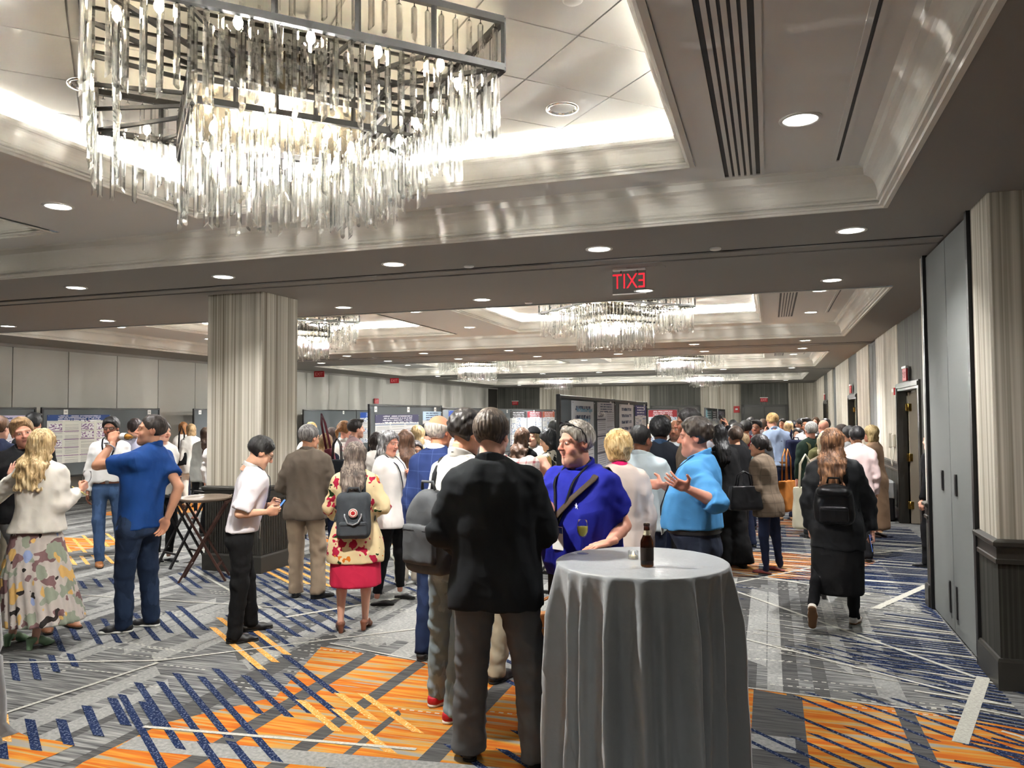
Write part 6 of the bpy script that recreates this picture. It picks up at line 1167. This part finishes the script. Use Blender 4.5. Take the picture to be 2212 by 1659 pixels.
# ---------------- poster boards
M_FELT = plain('board_felt', (100, 105, 107), .95, .1, var=.05, scale=40)
POSTERS = []
def poster_mat(seed, head, hfrac=.16, body=(226, 226, 224), accent=(120, 140, 170), cols=3):
    m, n = newmat('poster_print', .6, .25); x, y, z = n.pos(); rr = random.Random(seed); bodyc = s2l(body)     # x: 0..1 across, z: 0..1 up
    row = (z*46+seed).floor(); ln = ((z*46).fract() < .42)*(n.white(n.vec(row, (x*cols).floor())) > .22)*((x*cols).fract() > .08)*((x*cols).fract() < .92)
    blk = n.white(n.vec((x*cols).floor()+seed, (z*6).floor())); fig = (blk > .62)*(((z*6).fract()-.5).abs() < .40)*(((x*cols).fract()-.5).abs() < .40); fn = n.noise(n.vec(x*30, seed*.37, z*34), 1, 2)
    c = n.mix(ln*.5, bodyc, s2l((90, 90, 98))); c = n.mix(fig, c, n.mix(fn > .52, s2l((236, 236, 236)), s2l(accent))); bar = ((z*6).fract() > .91)*((x*cols).fract() > .05)*(blk < .5); c = n.mix(bar, c, s2l(accent))
    hd = z > 1-hfrac; t2 = (((z-(1-hfrac))/hfrac*4).fract() < .45)*((x-.5).abs() < .34)*(z < .985)*(n.white(n.vec((x*60).floor(), (z*40).floor())) > .25); c = n.mix(hd, c, n.mix(t2, s2l(head), s2l((232, 232, 236)) if sum(head) < 420 else s2l((60, 70, 100)))); n.color(c); return m
def poster(M_, u0, u1, z0, z1, mat, label, y=.0):
    """M_: board frame matrix (x along the board, y outwards)"""
    e = empty('poster', (0, 0, 0), label=label, cat='poster'); c = M_@Vector(((u0+u1)/2, y+.004, z0)); e.location = c; e.rotation_euler = M_.to_euler()
    w_, h_ = u1-u0, z1-z0; n = 8; V, F = [], []
    for i in range(n+1):
        for j in (0, 1):
            for k in (0, 1): V.append((i/n, (.0012 if k else 0)+.012*math.sin(i*.9+u0)*(.35 if j else .12)*abs(math.sin(math.pi*i/n)), float(j)))
    for i in range(n): a = i*4; F += [(a+1, a+3, a+7, a+5), (a+4, a+6, a+2, a), (a+2, a+6, a+7, a+3), (a, a+1, a+5, a+4)]
    F += [(0, 2, 3, 1), (n*4, n*4+1, n*4+3, n*4+2)]
    o = link('sheet', setmesh('sheet', V, F, mat, smooth=False), e, (-w_/2, 0, 0)); o.scale = (w_, 1, h_)
    for q in (-1, 1): MB().lathe([(.006, 0), (.006, .006), (.002, .008)], n=8).obj('push_pin', plain('pin', (230, 230, 228), .4), e, (q*(w_/2-.02), .014, h_-.02), (R(-90), 0, 0))
    return e
def board(x0, y0, x1, y1, label, npan=1, ztop=1.98, zbot=.60, tags=()):
    a, b = Vector((x0, y0, 0)), Vector((x1, y1, 0)); d = b-a; L_ = d.length; rz = math.atan2(d.y, d.x); e = empty('poster_board', tuple((a+b)/2), rz, label=label, cat='board')
    pw = L_/npan
    for i in range(npan):
        u = -L_/2+i*pw; MB().box(u+.03, u+pw-.03, -.012, .012, zbot+.03, ztop-.03).obj('felt_panel', M_FELT, e)
        MB().box(u, u+pw, -.02, .02, ztop-.035, ztop, b=.004).obj('rail', M_BLACK, e); MB().box(u, u+pw, -.02, .02, zbot, zbot+.035, b=.004).obj('rail', M_BLACK, e)
    for i in range(npan+1): u = -L_/2+i*pw; MB().box(u-.02, u+.02, -.022, .022, .03, ztop+.005, b=.005).obj('post', M_BLACK, e); MB().bar((u, -.35, .02), (u, .35, .02), .035, .03).obj('foot', M_BLACK, e); MB().bar((u, -.33, .04), (u, -.01, .45), .02).obj('brace', M_BLACK, e)
    for k, u in enumerate(tags):
        cd = MB().box(-.05, .05, .013, .016, -.05, .05, b=.002).obj('number_card', plain('card', (236, 236, 232), .5), e, (u-L_/2, .0 if True else 0, ztop-.085)); cd.location.y = .004; MB().box(-.028, .028, .0162, .017, -.008, .01).obj('card_print', plain('print_grey', (150, 150, 150), .6), cd); cd.rotation_euler = (0, 0, 0)
        c2 = MB().box(-.05, .05, .013, .016, -.05, .05, b=.002).obj('number_card', plain('card', (236, 236, 232), .5), e, (u-L_/2, -.033, ztop-.085))
    return Matrix.Translation((a+b)/2)@Matrix.Rotation(rz, 4, 'Z'), L_
# left wall rows: the printed side looks along +x, so run the board from far to near
def leftboard(ya, yb, label, **k): return board(-13.3, yb, -13.3, ya, label, **k)
M_, L_ = leftboard(9.0, 11.28, 'grey felt board at the far left edge with lilac poster', tags=(1.9,)); e = poster(M_@Matrix.Rotation(0, 4, 'Z'), L_/2-2.1, L_/2-.3, .92, 1.83, poster_mat(3, (196, 188, 214), .30, (222, 220, 226), (120, 110, 150)), 'pale lilac poster with large violet title at the far left', .014)
M_TXT = plain('violet_ink', (70, 58, 120), .6); text_obj('title', 'binding and targeting', .085, M_TXT, e, (.25, .018, .80), (R(90), 0, R(180))); text_obj('title', 'ment in the tumor', .075, M_TXT, e, (.25, .018, .69), (R(90), 0, R(180)))
M_, L_ = leftboard(11.43, 14.45, 'grey felt poster board holding the blue-headed poster, near the left partition', npan=1, tags=(.3, 2.5)); 
poster(M_, -L_/2+.12+1.28, L_/2-.1, .88, 1.84, poster_mat(5, (34, 62, 122), .12, (226, 226, 218), (140, 110, 150), 4), 'blue-headed scientific poster with purple figures behind the white-shirted man', .014)
M_, L_ = leftboard(15.6, 18.2, 'empty grey felt board mostly hidden behind the column', tags=(.3, 2.4))
M_, L_ = leftboard(20.3, 26.6, 'long grey felt board right of the column', npan=2, tags=(.3, 2.2, 4.0)); poster(M_, -L_/2+.3, -L_/2+2.9, .85, 1.9, poster_mat(8, (40, 84, 178), .18), 'bright-blue-headed poster right of the column', .014)
# boards running down the room: printed side faces +x
def colboard(x, ya, yb, label, **k): return board(x, yb, x, ya, label, **k)
M_, L_ = colboard(-6.55, 12.0, 15.1, 'grey felt board with slate and sky-blue poster headers, centre left', tags=(.35, 1.6, 2.9)); poster(M_, L_/2-1.95, L_/2-.18, .75, 1.80, poster_mat(12, (74, 74, 104), .14), 'slate-headed poster on the centre-left board', .014); poster(M_, -L_/2+.05, -L_/2+.95, .75, 1.86, poster_mat(14, (176, 204, 226), .16), 'sky-blue-headed poster on the centre-left board', .014)
M_, L_ = colboard(-8.0, 18.5, 29.7, 'long row of grey felt boards with navy and maroon posters, centre', npan=4, tags=(.4, 3.0, 6.0, 9.0))
for i, (u0, u1, hd, sd, lb) in enumerate(((.4, 2.5, (36, 62, 130), 21, 'navy-headed poster, first on the long board row'), (2.9, 4.4, (230, 230, 228), 22, 'white curling poster on the long board row'), (5.5, 7.3, (40, 36, 40), 23, 'black-headed poster on the long board row'), (7.4, 9.2, (126, 36, 44), 24, 'maroon-headed poster on the long board row'), (9.3, 11.0, (190, 96, 70), 25, 'orange-headed poster ending the long board row'))): poster(M_, L_/2-u1, L_/2-u0, .8, 1.9, poster_mat(sd, hd, .2), lb, .014)
M_, L_ = colboard(-2.0, 7.55, 13.35, 'tall black-framed poster board rising behind the royal-blue polo man', npan=2, tags=(.30, 1.8, 3.2))
e = poster(M_, L_/2-1.55, L_/2-.45, .8, 1.93, poster_mat(31, (216, 218, 222), .36, (222, 222, 224), (70, 150, 180), 2), 'white poster with pale blue title and teal boxes, nearest on the tall board', .014); M_TL = plain('pale_blue_ink', (122, 168, 196), .6)
text_obj('title', 'New Dimensions Mapped', .075, M_TL, e, (0, .02, 1.03), (R(90), 0, R(180))); text_obj('title', 'Chemotherapy by', .075, M_TL, e, (0, .02, .92), (R(90), 0, R(180)))
poster(M_, L_/2-2.85, L_/2-1.75, .7, 1.93, poster_mat(33, (190, 190, 196), .10, (206, 206, 212), (96, 96, 110), 2), 'grey text poster in the middle of the tall board', .014); poster(M_, L_/2-4.4, L_/2-3.2, .7, 1.92, poster_mat(35, (214, 212, 214), .3, (224, 220, 222), (60, 50, 96), 1), 'white poster with dark purple bars on the tall board', .014); poster(M_, L_/2-5.7, L_/2-4.55, .7, 1.92, poster_mat(36, (60, 58, 120), .14), 'indigo-headed poster at the far end of the tall board', .014)
M_, L_ = colboard(-2.05, 26.8, 33.0, 'small distant poster board before the striped far wall', npan=1); poster(M_, L_/2-3, L_/2-.3, .8, 1.9, poster_mat(41, (84, 120, 124), .3), 'distant teal-and-white poster, left of the pair', .014); poster(M_, L_/2-6, L_/2-3.2, .8, 1.9, poster_mat(42, (60, 60, 66), .3), 'distant grey-and-white poster, right of the first', .014)
M_, L_ = colboard(-2.05, 33.6, 39.0, 'smallest distant poster board beside the first', npan=1); poster(M_, L_/2-5, L_/2-.3, .8, 1.9, poster_mat(43, (110, 104, 130), .25), 'tiny distant poster on the smallest board', .014)
M_, L_ = board(-3.05, 28.0, -4.15, 28.0, 'distant poster board with red-headed sheet before the dark doors'); M2 = M_@Matrix.Rotation(0, 4, 'Z'); poster(M2, -.5, .5, .8, 1.92, poster_mat(44, (150, 50, 56), .22), 'distant red-headed poster before the dark doors', .014)
# ---------------- exit signs, alarms, phone, bin
M_RED = emis('exit_red', (214, 32, 48), .55); M_ACR = thin_glass('clear_acrylic', (236, 238, 238), .05, .9, .06); M_REDP = plain('exit_plate_red', (168, 28, 36), .5)
e = empty('exit_sign', (-1.285, 7.60, HC), R(0), label='clear hanging EXIT sign seen mirrored from behind, red letters', cat='exit sign')
MB().box(-.16, .16, -.03, .03, -.028, 0, b=.003).obj('ceiling_plate', M_WHITEMETAL, e); MB().box(-.165, .165, -.004, .004, -.255, -.028, b=.001).obj('acrylic_plate', M_ACR, e); MB().box(-.165, .165, -.006, .006, -.264, -.254).obj('edge_strip', M_WHITEMETAL, e)
for q in (-.08, .08): MB().bar((q, 0, -.05), (q, 0, -.02), .012).obj('clip', M_BLACK, e)
tx = text_obj('letters', 'EXIT', .20, M_RED, e, (0, -.006, -.14), (R(90), 0, 0)); tx.scale = (-.80, 1.05, 1)
MB().box(-.02, .35, -.05, .05, -.012, 0, b=.002).obj('track_plate', M_CEIL, e)
def exitsign(loc, rz, label, bar=True):
    e = empty('exit_sign', loc, rz, label=label, cat='exit sign'); MB().box(-.17, .17, -.012, .012, -.19, 0, b=.003).obj('plate', M_REDP, e)
    if bar: MB().box(-.19, .19, -.02, .02, 0, .035, b=.004).obj('housing', M_WHITEMETAL, e)
    t_ = text_obj('letters', 'EXIT', .15, plain('exit_white', (236, 150, 150), .5), e, (0, -.014, -.10), (R(90), 0, 0)); t_.scale = (.85, 1, 1); return e
exitsign((-.24, YF-.05, 2.52), 0, 'EXIT sign with white housing over the right far double door'); exitsign((-12.9, YF-.05, 2.50), 0, 'dark EXIT sign on the far left dark wall bay')
exitsign((-13.45, 21.4, HC-.02), R(8), 'EXIT sign hung from the ceiling by the left wall, nearer one', False); exitsign((-13.45, 26.6, HC-.02), R(8), 'EXIT sign hung from the ceiling by the left wall, farther one', False); exitsign((-13.84, 25.9, 2.42), R(90), 'dull red EXIT sign fixed on the left partition wall', False)
exitsign((XR-.05, 13.0, 2.44), R(-90), 'red EXIT sign above the nearest open doorway on the right wall'); exitsign((XR-.05, 21.3, 2.46), R(-90), 'red EXIT sign above the second doorway on the right wall'); exitsign((XR-.05, 31.1, 2.46), R(-90), 'red EXIT sign above the third doorway on the right wall')
e = empty('fire_strobe', (XR-.002, 14.32, 2.13), R(-90), label='white and red fire strobe on the right wall beside the doorway', cat='alarm'); MB().box(-.06, .06, -.03, 0, -.06, .06, b=.006).obj('body', M_REDP, e); MB().box(-.05, .05, -.05, -.03, -.02, .045, b=.008).obj('strobe_lens', M_WHITEMETAL, e)
e = empty('alarm_box', (-1.52, YF-.002, 1.98), 0, label='red fire alarm box on the striped far wall', cat='alarm'); MB().box(-.14, .14, -.06, 0, -.16, .16, b=.01).obj('body', plain('alarm_red', (190, 40, 40), .4), e); MB().box(-.06, .06, -.075, -.06, -.03, .05, b=.01).obj('strobe_lens', M_WHITEMETAL, e)
e = empty('wall_phone', (XR-.002, 14.5, 1.30), R(-90), label='white wall telephone with hanging cord near the doorway', cat='telephone'); MB().box(-.06, .06, -.05, 0, -.10, .12, b=.012).obj('base', plain('phone_white', (206, 200, 186), .4), e); MB().box(-.085, -.045, -.10, -.04, -.11, .14, b=.014).obj('handset', plain('phone_white', (206, 200, 186), .4), e); MB().tube([(-.06, -.06, -.11), (-.05, -.07, -.25), (-.02, -.05, -.42), (0, -.03, -.30), (.02, -.02, -.10)], .007, 6).obj('cord', plain('cord_white', (200, 194, 180), .5), e)
cb = np.array([1.72, 12.9]); e = empty('waste_bin', (1.72, 14.35, 0), 0, label='grey waste bin with clear liner by the right wall', cat='bin'); MB().box(-.2, .2, -.25, .25, 0, .62, b=.03).obj('bin_body', plain('bin_black', (34, 34, 36), .5), e); MB().box(-.21, .21, -.26, .26, .36, .66, b=.03).obj('liner', plain('liner', (172, 174, 174), .25, .5), e)
